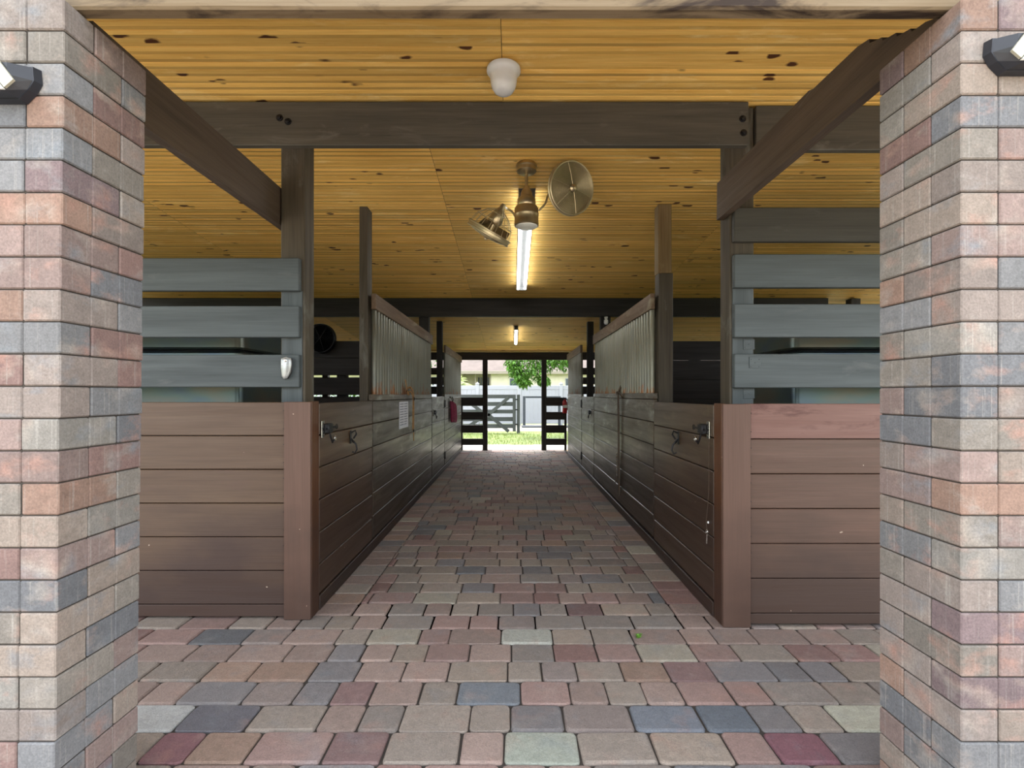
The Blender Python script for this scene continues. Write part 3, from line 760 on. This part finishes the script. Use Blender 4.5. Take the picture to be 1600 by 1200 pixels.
# ------------------------------------------------------------------ lights
def box_light(x, ya, yb_, w, tubes, label):
    t = thing('ceiling_light', label, 'lamp', (x, (ya + yb_) / 2, ceil_z((ya + yb_) / 2)))
    b = MB(); q = [(-w / 2, 0), (-w / 2 + .008, -.03), (w / 2 - .008, -.03), (w / 2, 0)]; vs = []
    for y in (ya, yb_): vs += [(x + p[0], y, ceil_z(y) + p[1]) for p in q]
    b.add(vs, [(0, 3, 2, 1), (4, 5, 6, 7), (0, 1, 5, 4), (1, 2, 6, 5), (2, 3, 7, 6), (3, 0, 4, 7)]); b.build('light_body', M['fixt'], t)
    for dx in tubes:
        b = MB(); r_ = .016 if len(tubes) > 1 else .024; b.tube([(x + dx, ya + .02, ceil_z(ya) - .052), (x + dx, yb_ - .02, ceil_z(yb_) - .052)], r_, 12); b.build('light_tube', M['tube'], t)
    for y in (ya, yb_):
        s_ = .02 if y == ya else -.02
        b = MB(); b.box(x - w / 2 + .005, x + w / 2 - .005, *sorted((y, y + s_)), ceil_z(y) - .074, ceil_z(y) - .004, .003); b.build('end_cap', M['fixt'], t)
box_light(.112, 3.86, 6.28, .135, (-.044, .044), 'long lit twin tube ceiling light behind the brass fan')
box_light(.062, 8.57, 9.92, .075, (0,), 'short lit tube ceiling light near the far opening')

JY = 2.60; zc = ceil_z(JY)
t = thing('jar_light', 'white glass jar light under the front ceiling above the entrance', 'lamp', (-.047, JY, zc))
b = MB(); b.lathe([(.062, .006), (.062, -.010)], (-.047, JY, zc), (0, 0, 1), 32); b.build('mount_ring', M['greydev'], t)
b = MB(); b.lathe([(.080, -.008), (.088, -.012), (.089, -.024), (.082, -.034), (.072, -.044), (.070, -.062), (.067, -.090), (.061, -.110), (.052, -.122), (.049, -.128), (.038, -.136), (.016, -.140), (0, -.141)], (-.047, JY, zc), (0, 0, 1), 40)
b.build('lamp_shade', M['white'], t)

# double-headed fan
FX, FY = .098, 3.52; fz = ceil_z(FY)
t = thing('ceiling_fan', 'antique brass twin head cage fan hanging from the pine ceiling', 'fan', (FX, FY, fz))
b = MB(); b.lathe([(.060, .006), (.072, -.004), (.076, -.022), (.070, -.028), (.070, -.052), (.060, -.062), (.040, -.070), (.016, -.074)], (FX, FY, fz), (0, 0, 1), 40); b.build('canopy', M['brass'], t)
b = MB(); b.tube([(FX, FY, fz - .06), (FX, FY, fz - .20)], .012, 14); b.lathe([(.022, -.160), (.024, -.175), (.034, -.19), (.036, -.215)], (FX, FY, fz), (0, 0, 1), 28); b.build('rod', M['brass'], t)
b = MB(); b.lathe([(.032, -.190), (.040, -.205), (.042, -.230), (.056, -.240), (.064, -.250), (.066, -.290), (.062, -.298), (.078, -.306), (.085, -.318), (.085, -.352), (.087, -.356), (.087, -.366), (.085, -.370), (.085, -.412), (.087, -.416), (.087, -.436), (.080, -.440)], (FX, FY, fz), (0, 0, 1), 48)
b.build('motor_body', M['brass'], t)
b = MB(); b.lathe([(.079, -.436), (.077, -.443), (.060, -.452), (.030, -.457), (0, -.458)], (FX, FY, fz), (0, 0, 1), 40); b.build('light_lens', M['lens'], t)
def head(center, nrm, rad, armpts, spin, dp=1.0):
    """cage fan head; nrm points out of the front of the cage; grille centre at 'center'"""
    c = Vector(center); nrm = Vector(nrm).normalized(); q = Vector((0, 0, 1)).rotation_difference(nrm)
    W = lambda x, y, z: c + q @ Vector((x, y, z * dp))
    h = MB(); h.lathe([(r__, z__ * dp) for r__, z__ in [(.013, -.175), (.018, -.165), (.020, -.15), (.034, -.135), (.046, -.105), (.050, -.075), (.040, -.062), (.012, -.06), (.010, -.02)]], c, nrm, 28)
    m_ = h.build('fan_head', M['brass'], t)
    cg = MB(); N = 40
    for (r_, z) in ((rad, 0), (rad * 1.02, -.022)):
        cg.tube([W(r_ * math.cos(2 * math.pi * k / N), r_ * math.sin(2 * math.pi * k / N), z) for k in range(N)], .0065, 8, True)
    cg.lathe([(rad * 1.015, -.024), (rad * 1.025, -.012), (rad * 1.01, .002), (rad * .99, .002), (rad * .99, -.024)], c, nrm, 48)
    nr = 15
    for i in range(1, nr):
        r_ = .03 + (rad - .03) * i / nr; z = .014 * (1 - (r_ / rad) ** 2)
        cg.tube([W(r_ * math.cos(2 * math.pi * k / N), r_ * math.sin(2 * math.pi * k / N), z) for k in range(N)], .0011, 4, True)
    for k in range(6):
        a = 2 * math.pi * k / 6 + .3
        cg.tube([W(.02 * math.cos(a), .02 * math.sin(a), .015), W(rad * .6 * math.cos(a), rad * .6 * math.sin(a), .011), W(rad * math.cos(a), rad * math.sin(a), 0)], .0022, 6)
    for k in range(18):                        # back of the cage, sweeping to the motor
        a = 2 * math.pi * k / 18
        cg.tube([W(rad * math.cos(a), rad * math.sin(a), -.022), W(rad * .86 * math.cos(a), rad * .86 * math.sin(a), -.075), W(rad * .55 * math.cos(a), rad * .55 * math.sin(a), -.115), W(.036 * math.cos(a), .036 * math.sin(a), -.135)], .0017, 5)
    for (r_, z) in ((.86, -.075), (.55, -.115)):
        cg.tube([W(rad * r_ * math.cos(2 * math.pi * k / N), rad * r_ * math.sin(2 * math.pi * k / N), z) for k in range(N)], .0017, 5, True)
    cg.build('cage', M['cagem'], m_)
    cap = MB(); cap.lathe([(.026, .006), (.026, .016), (.020, .022), (.012, .026), (.010, .034), (0, .037)], c, nrm, 24); cap.build('centre_cap', M['brass'], m_)
    bl = MB()
    for k in range(3):
        a0 = spin + k * 2 * math.pi / 3; vs = []; L = 7; Wd = 5
        for i in range(L + 1):
            r_ = .015 + (rad * .84 - .015) * i / L; half = .42 * math.sin(math.pi * min(1, (i + .9) / (L + 1.2))) ** .7
            for j in range(Wd + 1):
                a = a0 + (j / Wd - .5) * 2 * half; zz = -.045 + (j / Wd - .5) * .036
                vs.append(W(r_ * math.cos(a), r_ * math.sin(a), zz))
        m0 = len(vs); vs += [v - nrm * .0018 for v in vs]; fs = []
        for i in range(L):
            for j in range(Wd):
                a = i * (Wd + 1) + j; f = (a, a + 1, a + Wd + 2, a + Wd + 1); fs.append(f); fs.append(tuple(v + m0 for v in f[::-1]))
        bl.add(vs, fs, smooth=True)
    bl.build('blades', M['blade'], m_)
    ar = MB(); ar.tube(armpts + [tuple(W(0, 0, -.165))], .0075, 10); ar.build('arm', M['cagem'], t)
def smooth(pts, n=6):
    P_ = [Vector(p) for p in pts]; P_ = [P_[0] * 2 - P_[1]] + P_ + [P_[-1] * 2 - P_[-2]]; out = []
    for i in range(1, len(P_) - 2):
        for k in range(n):
            u = k / n; a, b_, c_, d_ = P_[i - 1:i + 3]
            out.append(tuple(.5 * ((2 * b_) + (c_ - a) * u + (2 * a - 5 * b_ + 4 * c_ - d_) * u * u + (3 * b_ - a - 3 * c_ + d_) * u ** 3)))
    out.append(tuple(P_[-2])); return out
head(P3(894, 294, 3.40), (.46, -.86, -.20), .172, smooth([P3(842, 329, 3.49), P3(852, 318, 3.50), P3(857, 304, 3.53), P3(867, 291, 3.56)]), .4)
head(P3(762, 367, 3.40), (-.48, .22, -.80), .152, smooth([P3(808, 344, 3.52), P3(801, 332, 3.54), P3(792, 326, 3.54)]), .2, 1.3)

# bulb lamp on the right middle post
t = thing('bulb_lamp', 'tiny white double bulb lamp on the dark post above the right grille', 'lamp', (1.295, 6.93, 2.30))
b = MB(); b.box(1.27, 1.325, 6.925, 6.944, 2.33, 2.38, .003); b.tube([(1.297, 6.93, 2.345), (1.297, 6.90, 2.335)], .012, 8); b.build('bracket', M['black'], t)
b = MB(); b.lathe([(.012, .05), (.026, .02), (.022, -.01), (.012, -.02), (.028, -.03), (.030, -.07), (.018, -.09)], (1.297, 6.895, 2.31), (0, 0, 1), 16); b.build('bulb', M['white'], t)

# round barn fan on top of the left partition
t = thing('drum_fan', 'black round barn fan on top of the dark left partition', 'fan', (-2.66, 6.97, 2.0))
b = MB(); fc = (-2.68, 6.95, 2.03)
b.lathe([(.20, -.05), (.207, -.03), (.207, .03), (.20, .05), (.193, .05), (.193, -.05)], fc, (0, -1, 0), 36); b.build('drum', M['black'], t)
b = MB()
for i in range(1, 9): b.tube([(fc[0] + .022 * i * math.cos(k * math.pi / 16), fc[1] - .05, fc[2] + .022 * i * math.sin(k * math.pi / 16)) for k in range(32)], .0015, 4, True)
for k in range(6): b.tube([(fc[0], fc[1] - .05, fc[2]), (fc[0] + .195 * math.cos(k), fc[1] - .05, fc[2] + .195 * math.sin(k))], .002, 4)
b.build('guard', M['black'], t)

# ------------------------------------------------------------------ big steel cabinets behind the rails
def cabinet(s, x_in, x_out, yf, label):
    t = thing('steel_cabinet', label, 'cabinet', (s * (x_in + x_out) / 2, yf + .3, 0))
    def rbox(mb, a, b_, y0, y1, z0, z1, r_):
        prof = []; n = 6
        xa, xb = sorted((s * a, s * b_))
        for (cx, cy, a0) in ((xb - r_, y1 - r_, 0), (xa + r_, y1 - r_, 90), (xa + r_, y0 + r_, 180), (xb - r_, y0 + r_, 270)):
            for k in range(n + 1):
                an = math.radians(a0 + 90 * k / n); prof.append((cx + r_ * math.cos(an), cy + r_ * math.sin(an)))
        m = len(prof); e = .012; vs = []
        cx, cy = (xa + xb) / 2, (y0 + y1) / 2; fx, fy = (xb - xa - 2 * e) / (xb - xa), (y1 - y0 - 2 * e) / (y1 - y0)
        for (z, k) in ((z0, 1), (z0 + e, 0), (z1 - e, 0), (z1, 1)):
            for p in prof: vs.append((cx + (p[0] - cx) * (fx if k else 1), cy + (p[1] - cy) * (fy if k else 1), z))
        fs = [tuple(range(m))[::-1], tuple(range(3 * m, 4 * m))]
        for r__ in range(3):
            for i in range(m): fs.append((r__ * m + i, r__ * m + (i + 1) % m, (r__ + 1) * m + (i + 1) % m, (r__ + 1) * m + i))
        mb.add(vs, fs, smooth=True)
    b = MB(); rbox(b, x_in + .012, x_out, yf + .012, yf + .62, .04, 1.525, .045); b.build('body', M['bin'], t)
    b = MB(); rbox(b, x_in, x_out + .012, yf, yf + .64, 1.540, 1.70, .055); b.build('lid', M['bin'], t)
    b = MB(); rbox(b, x_in + .02, x_out - .01, yf + .02, yf + .60, 1.52, 1.545, .04); b.build('seal', M['black'], t)
    for dx in (.08, x_out - x_in - .08):
        for dy in (.08, .54):
            b = MB(); b.box(s * (x_in + dx) - .03, s * (x_in + dx) + .03, yf + dy - .03, yf + dy + .03, -.012, .045, .004); b.build('foot', M['black'], t)
    return t
cabinet(-1, 1.74, 3.1, 3.18, 'shiny grey steel cabinet with rounded edges behind the left rails')
cabinet(1, 1.80, 3.2, 3.18, 'shiny grey steel cabinet with rounded edges behind the right rails')

# ------------------------------------------------------------------ small things hanging on the aisle walls
t = thing('paper_notice', 'white printed paper notice pinned to the weathered left aisle wall', 'sign', (-1.112, 5.08, 1.04))
b = MB(); b.box(-1.1155, -1.1135, 4.88, 5.30, .905, 1.175, .0003); b.build('sheet', M['paper'], t)
b = MB()
for i in range(9):
    z = 1.155 - i * .026
    for (a, c) in ((4.91, 5.07), (5.10, 5.10 + U(.1, .17))): b.box(-1.1136, -1.1129, a, c, z - .008, z, .0001)
b.build('print_lines', M['ink'], t)

t = thing('tan_halter', 'tan leather halter hanging from the near left barred grille', 'halter', (-1.09, 5.3, 1.26))
def strap(mb, pts, w=.02, th=.005, side=(0, 1, 0)):
    pts = [Vector(p) for p in pts]; sd_ = Vector(side); vs = []; fs = []
    for i, p in enumerate(pts):
        tg = (pts[min(i + 1, len(pts) - 1)] - pts[max(i - 1, 0)]).normalized(); sv = (sd_ - tg * sd_.dot(tg)).normalized(); nn = tg.cross(sv)
        for (a, b_) in ((-1, -1), (1, -1), (1, 1), (-1, 1)): vs.append(p + sv * a * w / 2 + nn * b_ * th / 2)
    n = len(pts)
    for i in range(n - 1):
        for k in range(4): fs.append((i * 4 + k, i * 4 + (k + 1) % 4, (i + 1) * 4 + (k + 1) % 4, (i + 1) * 4 + k))
    fs += [(3, 2, 1, 0), tuple((n - 1) * 4 + k for k in range(4))]
    mb.add(vs, fs)
b = MB(); X_ = -1.085
strap(b, smooth([(X_, 5.02, 1.40), (X_ + .01, 5.02, 1.34), (X_ + .015, 5.05, 1.27), (X_ + .01, 5.14, 1.245), (X_ - .005, 5.20, 1.27)]), .022)
strap(b, smooth([(X_, 5.06, 1.30), (X_ + .01, 5.22, 1.32), (X_ + .012, 5.38, 1.26), (X_ + .006, 5.43, 1.12), (X_ + .002, 5.44, .92), (X_, 5.45, .74)]), .026)
strap(b, smooth([(X_, 5.10, 1.27), (X_ + .012, 5.25, 1.27), (X_ + .014, 5.34, 1.20), (X_ + .008, 5.36, 1.05), (X_ + .004, 5.37, .86)]), .024)
b.build('straps', M['rope'], t)
for (y, z) in ((5.04, 1.285), (5.40, 1.20), (5.37, .855)):
    b = MB(); b.tube([(X_ + .014, y + .018 * math.cos(a), z + .018 * math.sin(a)) for a in [i * math.pi / 6 for i in range(12)]], .0035, 6, True); b.build('ring', M['black'], t)

t = thing('lead_rope', 'coiled magenta lead rope hanging on the far left aisle wall', 'rope', (-1.09, 9.1, 1.1))
b = MB(); X_ = -1.085
for i in range(7):
    y = 8.72 + .085 * i; dx = .012 * (i % 3)
    b.tube(smooth([(X_ + dx, y - .03, 1.13 - .01 * i), (X_ + dx + .01, y + .0, .95), (X_ + dx + .006, y + .05, .78 - .006 * i), (X_ + dx + .015, y + .09, .80), (X_ + dx + .01, y + .06, 1.0), (X_ + dx, y + .02, 1.12 - .01 * i)]), .016, 8)
b.build('rope_coil', M['magenta'], t)
b = MB(); b.tube([(-1.115, 8.85, 1.19), (-1.07, 8.86, 1.19), (-1.06, 8.87, 1.15), (-1.075, 8.90, 1.12)], .010, 8); b.tube(smooth([(-1.085, 8.62, 1.20), (-1.07, 8.75, 1.17), (-1.08, 8.95, 1.12)]), .012, 8); b.build('snap_hook', M['black'], t)

t = thing('long_strap', 'long dark strap with a chain hanging down the right aisle wall', 'strap', (1.11, 5.18, 1.2))
b = MB(); X_ = 1.108
strap(b, smooth([(X_ + .01, 5.13, 1.33), (X_ - .005, 5.16, 1.275), (X_ - .008, 5.18, 1.22), (X_ - .004, 5.18, .9), (X_, 5.19, .60), (X_ + .004, 5.19, .19)]), .042, .012)
strap(b, smooth([(X_ + .006, 5.05, 1.22), (X_ - .012, 5.12, 1.265), (X_ - .012, 5.24, 1.26)]), .03, .01); b.build('strap', M['darkstrap'], t)
b = MB()
for i in range(9):
    z = .62 - i * .028; b.tube([(X_ - .016 + (.006 if i % 2 else 0) * math.cos(a), 5.20 + .009 * math.cos(a), z + .017 * math.sin(a)) for a in [k * math.pi / 5 for k in range(10)]], .003, 5, True)
b.tube([(X_ - .014, 5.20, .39), (X_ - .02, 5.22, .34), (X_ - .018, 5.30, .31)], .009, 8); b.build('chain', M['steel'], t)

t = thing('key', 'small silver key hanging by a wire low on the near right door', 'key', (1.118, 2.845, .5))
b = MB(); kx = 1.113
b.tube([(kx, 2.845 + .010 * math.cos(a), .462 + .012 * math.sin(a)) for a in [k * math.pi / 6 for k in range(12)]], .0028, 6, True)
b.tube([(kx, 2.845, .45), (kx, 2.848, .392)], .0032, 6); b.box(kx - .001, kx + .001, 2.849, 2.860, .394, .400, .0003); b.box(kx - .001, kx + .001, 2.849, 2.857, .405, .410, .0003); b.build('key_blade', M['steel'], t)
b = MB(); b.tube(smooth([(1.119, 2.83, .99), (1.117, 2.83, .70), (1.114, 2.855, .53), (1.112, 2.846, .475)]), .0014, 5); b.build('wire', M['darkstrap'], t)
b = MB(); b.lathe([(.007, 0), (.007, .004), (.003, .008)], (1.1235, 2.848, .515), (-1, 0, 0), 12); b.build('screw', M['white'], t)

t = thing('fire_extinguisher', 'red fire extinguisher on the right end panel by the far opening', 'fire extinguisher', (1.155, 10.97, .85))
ex = (1.152, 10.955, 0)
b = MB(); b.lathe([(.045, .83), (.052, .84), (.053, 1.07), (.045, 1.10), (.020, 1.125), (.018, 1.14)], ex, (0, 0, 1), 20); b.build('cylinder', M['red'], t)
b = MB(); b.box(1.13, 1.175, 11.003, 11.022, .99, 1.12, .002); b.build('bracket', M['black'], t)
b = MB(); b.box(1.10, 1.205, 10.900, 10.903, .95, 1.01, .001); b.build('label_band', M['white'], t)
b = MB(); b.lathe([(.018, 1.138), (.018, 1.165)], ex, (0, 0, 1), 12); b.tube([(1.152, 10.955, 1.165), (1.12, 10.93, 1.185)], .008, 6); b.tube([(1.152, 10.955, 1.15), (1.115, 10.93, 1.155)], .007, 6)
b.tube(smooth([(1.165, 10.955, 1.155), (1.21, 10.94, 1.12), (1.213, 10.94, 1.0), (1.208, 10.94, .9)]), .010, 8); b.build('valve', M['black'], t)

w = MB()                                     # the weed between two pavers
for k in range(26):
    a = U(0, 6.28); r_ = U(.008, .026); h = U(.006, .022); bx, by = .647 + U(-.004, .004), 2.552 + U(-.004, .004)
    ex_, ey = bx + r_ * math.cos(a), by + r_ * math.sin(a); nx_, ny_ = -math.sin(a) * .004, math.cos(a) * .004
    w.add([(bx, by, -.006), ((bx + ex_) / 2 + nx_, (by + ey) / 2 + ny_, h), (ex_, ey, h * .8), ((bx + ex_) / 2 - nx_, (by + ey) / 2 - ny_, h)], [(0, 1, 2, 3)])
tag(w.build('weed', M['leaf']), 'tiny green weed sprouting between pavers on the near floor', 'plant')

# ------------------------------------------------------------------ beyond the barn
# grey five-rail gate
G = 16.1
t = thing('farm_gate', 'grey weathered wooden farm gate with diagonal braces beyond the far opening', 'gate', (-.75, G, 0))
zz = lambda py, d=G: H - (py - 616) * d / F
xx = lambda px, d=G: (px - 801) * d / F
for (a, c) in ((616.5, 622.5), (628, 634.3), (640, 646), (651.5, 658), (662.5, 669)):
    b = MB(); b.box(xx(690), xx(806), G - .02, G + .02, zz(c), zz(a), .004); b.build('rail', M['gate'], t)
for (p, q) in (((795, 621), (762, 649)), ((762, 647), (795, 674)), ((724, 621), (760, 649)), ((760, 647), (724, 672))):
    b = MB(); b.bar((xx(p[0]), G - .04, zz(p[1])), (xx(q[0]), G - .04, zz(q[1])), .11, .035, (0, 0, 1)); b.build('brace', M['gate'], t)
for a in (801, 692): b = MB(); b.box(xx(a), xx(a + 5), G - .06, G - .021, .05, zz(618), .004, 2); b.build('stile', M['gate'], t)
b = MB(); b.box(xx(807.5), xx(812.5), G - .06, G + .06, -.03, zz(616.5), .006, 2)
tag(b.build('gate_post', M['gate'], None, (xx(810), G, 0)), 'grey wooden post at the right end of the farm gate', 'post')
for z in (.28, .75, 1.08): b = MB(); b.box(xx(805), xx(809), G - .085, G - .061, z - .02, z + .02, .003); b.build('strap_hinge', M['black'], t)

# white vinyl fence
FYY = 20.2
t = thing('vinyl_fence', 'white vinyl privacy fence in front of the cream house', 'fence', (0, FYY, 0))
sp = 65.4 * FYY / F; x = xx(746, FYY) - 6 * sp
k = 0
while k < 14:
    xa, xb = x + sp * k, x + sp * (k + 1)
    b = MB(); b.box(xa - .065, xa + .065, FYY - .065, FYY + .065, -.05, 1.66, .008, 2); b.box(xa - .08, xa + .08, FYY - .08, FYY + .08, 1.66, 1.69, .008); b.lathe([(.06, 1.69), (.035, 1.725), (.0, 1.75)], (xa, FYY, 0), (0, 0, 1), 4)
    b.build('fence_post', M['vinyl'], t)
    b = MB(); b.box(xa + .07, xb - .07, FYY - .03, FYY + .03, 1.44, 1.60, .006); b.box(xa + .07, xb - .07, FYY - .03, FYY + .03, .05, .18, .006)
    nb = 9; w_ = (sp - .14) / nb
    for i in range(nb): b.box(xa + .07 + w_ * i + .001, xa + .07 + w_ * (i + 1) - .001, FYY - .015, FYY + .015, .18, 1.44, .006, 2)
    b.build('fence_panel', M['vinyl'], t); k += 1
# dark frame leaning by the fence
D2 = 19.3
t = thing('dark_frame', 'dark grey square frame standing before the white fence, right of the gate', 'frame', (xx(845, D2), D2, 0))
b = MB(); b.box(xx(817, D2), xx(821, D2), D2 - .04, D2 + .04, 0, zz(619, D2), .005, 2); b.build('upright', M['darkframe'], t)
b = MB(); b.box(xx(872, D2), xx(876, D2), D2 - .04, D2 + .04, 0, zz(619, D2), .005, 2); b.build('upright', M['darkframe'], t)
b = MB(); b.box(xx(821.2, D2), xx(871.8, D2), D2 - .04, D2 + .04, zz(622, D2), zz(619, D2), .005); b.build('top_bar', M['darkframe'], t)
b = MB(); b.box(xx(815, D2), xx(890, D2), D2 - .75, D2 - .05, -.002, .05, .01); b.build('base_slab', M['darkframe'], t)  # low dark slab at the foot of the frame

# house
t = thing('house', 'cream stucco house with pinkish roof behind the white fence', 'house', (2, 34, 0))
HY = 32.0
hx = lambda px: (px - 801) * HY / F
hz = lambda py: H + (616 - py) * HY / F
b = MB(); b.box(hx(767), 18, HY, HY + 8, 0, hz(583.5), .01); b.box(-14, hx(767), HY + 1.8, HY + 8, 0, hz(583.5), .01); b.box(-14, hx(722), HY, HY + 1.8, 0, hz(583.5), .01); b.build('wall', M['wallcream'], t)
b = MB(); b.box(-14.6, 18.6, HY - .62, HY - .58, hz(583.5) - .06, hz(583.5) + .14, .01); b.build('fascia', M['fascia'], t)
b = MB(); z0 = hz(583.5) + .12; vs = [(-14.6, HY - .62, z0), (18.6, HY - .62, z0), (18.6, HY + 4, z0 + 2.3), (-14.6, HY + 4, z0 + 2.3), (18.6, HY + 8.6, z0), (-14.6, HY + 8.6, z0)]
vs += [(v[0], v[1], v[2] - .1) for v in vs]
b.add(vs, [(0, 1, 2, 3), (3, 2, 4, 5), (7, 6, 9, 8), (8, 9, 11, 10), (0, 6, 7, 1), (5, 4, 10, 11), (1, 7, 8, 2), (2, 8, 10, 4), (0, 3, 9, 6), (3, 5, 11, 9)]); b.build('roof', M['roof'], t)
for (a, c, y1, y0) in ((797, 809, 592, 603), (884, 897, 592, 603), (930, 950, 590, 603), (676, 700, 590, 603)):
    yb_ = HY; b = MB(); b.box(hx(a) - .04, hx(c) + .04, yb_ - .05, yb_ - .002, hz(y0) - .04, hz(y1) + .04, .005); f = b.build('window', M['vinyl'], t)
    b = MB(); b.box(hx(a), hx(c), yb_ - .06, yb_ - .045, hz(y0), hz(y1), .002); b.build('pane', M['glassdark'], f)
b = MB()
for px in range(744, 762, 4): b.box(hx(px), hx(px + 2.4), HY + 1.70, HY + 1.79, .3, hz(586) - .1, .01)
b.build('porch_windows', M['glassdark'], t)
b = MB(); b.box(hx(742), hx(743.5), HY, HY + .12, 0, hz(583.5), .01); b.box(hx(765), hx(767) - .01, HY - .02, HY + .15, 0, hz(583.5), .01); b.build('porch_post', M['fascia'], t)

# foliage
def leaves(mb, centers, n, size, aspect=.38, droop=0.0):
    for k in range(n):
        (c, r_) = random.choice(centers)
        while True:
            p = Vector((U(-1, 1), U(-1, 1), U(-1, 1)))
            if .35 < p.length < 1: break
        p = Vector(c) + Vector((p.x * r_[0], p.y * r_[1], p.z * r_[2]))
        a = U(0, 6.28); e = U(-.9, .5) - droop; d_ = Vector((math.cos(a) * math.cos(e), math.sin(a) * math.cos(e), math.sin(e)))
        sd_ = d_.cross(Vector((U(-.4, .4), U(-.4, .4), 1))).normalized(); L = size * U(.7, 1.3); W_ = L * aspect
        m = p + d_ * L * .45; nn = d_.cross(sd_) * (-.12 * L)
        mb.add([p, m + sd_ * W_ * .5 + nn, p + d_ * L, m - sd_ * W_ * .5 + nn, m], [(0, 4, 1), (1, 4, 2), (2, 4, 3), (3, 4, 0)])
t = thing('tree', 'leafy tree whose bright green branches droop over the white fence', 'tree', (3.6, 17.6, 0))
b = MB(); b.tube(smooth([(3.6, 17.6, -.05), (3.55, 17.5, 1.2), (3.4, 17.3, 2.4), (3.0, 17.0, 3.6), (2.4, 16.6, 4.6)]), [.17 - .004 * i for i in range(25)], 10)
b.tube(smooth([(3.4, 17.3, 2.5), (2.6, 16.4, 3.3), (1.7, 15.6, 3.2), (.9, 15.2, 2.6), (.45, 15.0, 2.1)]), [.07 - .0022 * i for i in range(25)], 8)
b.tube(smooth([(3.2, 17.1, 3.2), (2.4, 16.2, 3.5), (1.9, 15.6, 2.9), (1.5, 15.2, 2.2)]), [.06 - .0025 * i for i in range(19)], 8)
b.build('trunk', M['bark'], t)
b = MB()
cs = [((-.02, 15.0, 2.30), (.22, .3, .30)), ((.42, 15.0, 2.15), (.33, .35, .42)), ((.22, 15.0, 1.78), (.2, .3, .22)), ((.75, 15.1, 1.95), (.3, .3, .32)), ((1.0, 15.2, 2.25), (.35, .4, .35)),
      ((.95, 15.1, 1.68), (.16, .3, .14)), ((1.5, 15.2, 2.25), (.35, .4, .25)), ((.6, 15.1, 2.6), (.7, .5, .3))]
cs += [((.1, 15.0, 2.0), (.22, .3, .25)), ((.35, 15.0, 1.62), (.16, .25, .16)), ((1.35, 15.1, 2.3), (.5, .4, .2))]
leaves(b, cs, 2700, .15, .40, .4)
cs2 = [((2.6, 16.6, 4.2), (1.6, 1.5, 1.0)), ((1.6, 16.0, 3.4), (1.2, 1.2, .6)), ((3.8, 17.4, 4.6), (1.5, 1.5, 1.1))]
leaves(b, cs2, 3500, .2, .4); b.build('foliage', M['leaf'], t)

t = thing('palm', 'yellow green palm behind the white fence, seen past the far left grille', 'palm', (-2.6, 23.5, 0))
b = MB(); b.lathe([(.14, -.05), (.12, 1.0), (.10, 1.7)], (-2.6, 23.5, 0), (0, 0, 1), 12); b.build('trunk', M['bark'], t)
b = MB()
for k in range(26):
    a = 2 * math.pi * k / 26 + U(-.1, .1); el = U(.1, 1.2); L = U(.8, 1.2); pts = []
    for i in range(8):
        u = i / 7; r_ = L * u * math.cos(el); pts.append(Vector((-2.6 + r_ * math.cos(a), 23.5 + r_ * math.sin(a), 1.7 + L * u * math.sin(el) - .55 * u * u)))
    for i in range(7):
        for s_ in (-1, 1):
            for q in (0, .5):
                p = pts[i].lerp(pts[i + 1], q); d_ = (pts[i + 1] - pts[i]).normalized(); sv = d_.cross(Vector((0, 0, 1))).normalized() * s_
                e = p + sv * .30 + d_ * .16 - Vector((0, 0, .10)); b.add([p, p + d_ * .035, e], [(0, 1, 2)])
    b.tube(pts, .008, 4)
b.build('fronds', M['palm'], t)

def bush(name, label, c, rr, n, size, mat, cat='bush', trunk=None):
    t = thing(name, label, cat, (c[0], c[1], 0)); b = MB()
    hgt = trunk or c[2] - rr[2] * .3
    b.tube([(c[0], c[1], -.05), (c[0] + .05, c[1], hgt * .5), (c[0], c[1], max(.2, hgt))], [.09, .07, .04] if not trunk else [.2, .16, .1], 8); b.build('trunk' if trunk else 'stems', M['bark'], t)
    b = MB(); cs = []
    for k in range(9): cs.append(((c[0] + U(-.5, .5) * rr[0], c[1] + U(-.5, .5) * rr[1], c[2] + U(-.45, .45) * rr[2]), (rr[0] * .5, rr[1] * .5, rr[2] * .5)))
    leaves(b, cs, n, size); b.build('foliage', M[mat], t)
bush('bush', 'green shrub behind the back rails of the left stalls', (-5.2, 17.2, 1.0), (2.2, .9, 1.2), 2600, .14, 'leaf')
bush('bush', 'pale green shrub behind the back rails of the right stalls', (4.4, 15.6, 1.1), (1.6, .9, 1.2), 1600, .14, 'leaf')
bush('tree', 'broad green tree outside the right side of the barn, seen between the upper rails', (9.2, 12.6, 3.6), (2.4, 2.4, 1.7), 5200, .22, 'leaf', 'tree', 3.0)
bush('tree', 'dark green tree left of the house behind the white fence', (-5.4, 24.5, 2.4), (2.0, 1.6, 1.6), 3000, .2, 'leafdark', 'tree', 1.8)

GROUPS = {'brick_pillar': 'brick pillars flanking the entrance', 'wall_light': 'angular wall lights on the pillars', 'stall_front': 'stall fronts facing the entrance',
          'stall_door': 'plank stall doors along the aisle', 'aisle_wall': 'aisle walls with barred grilles', 'tie_board': 'tie boards from pillars to posts', 'roof_beam': 'dark beams under the ceiling',
          'steel_cabinet': 'steel cabinets in the front stalls', 'ceiling_light': 'tube lights along the aisle ceiling', 'barn_post': 'posts under the middle beam', 'end_panel': 'rail panels beside the far opening',
          'stall_partition': 'partitions between stalls', 'rail_fence': 'rail fences behind the stalls', 'outer_stall_wall': 'outer plank walls of the stalls', 'bush': 'shrubs behind the barn', 'tree': 'trees around the yard'}
for o in bpy.data.objects:
    k = o.name.split('.')[0]
    if o.parent is None and k in GROUPS and 'label' in o: o['group'] = GROUPS[k]
for o in bpy.data.objects:
    if '_o' in o: del o['_o']
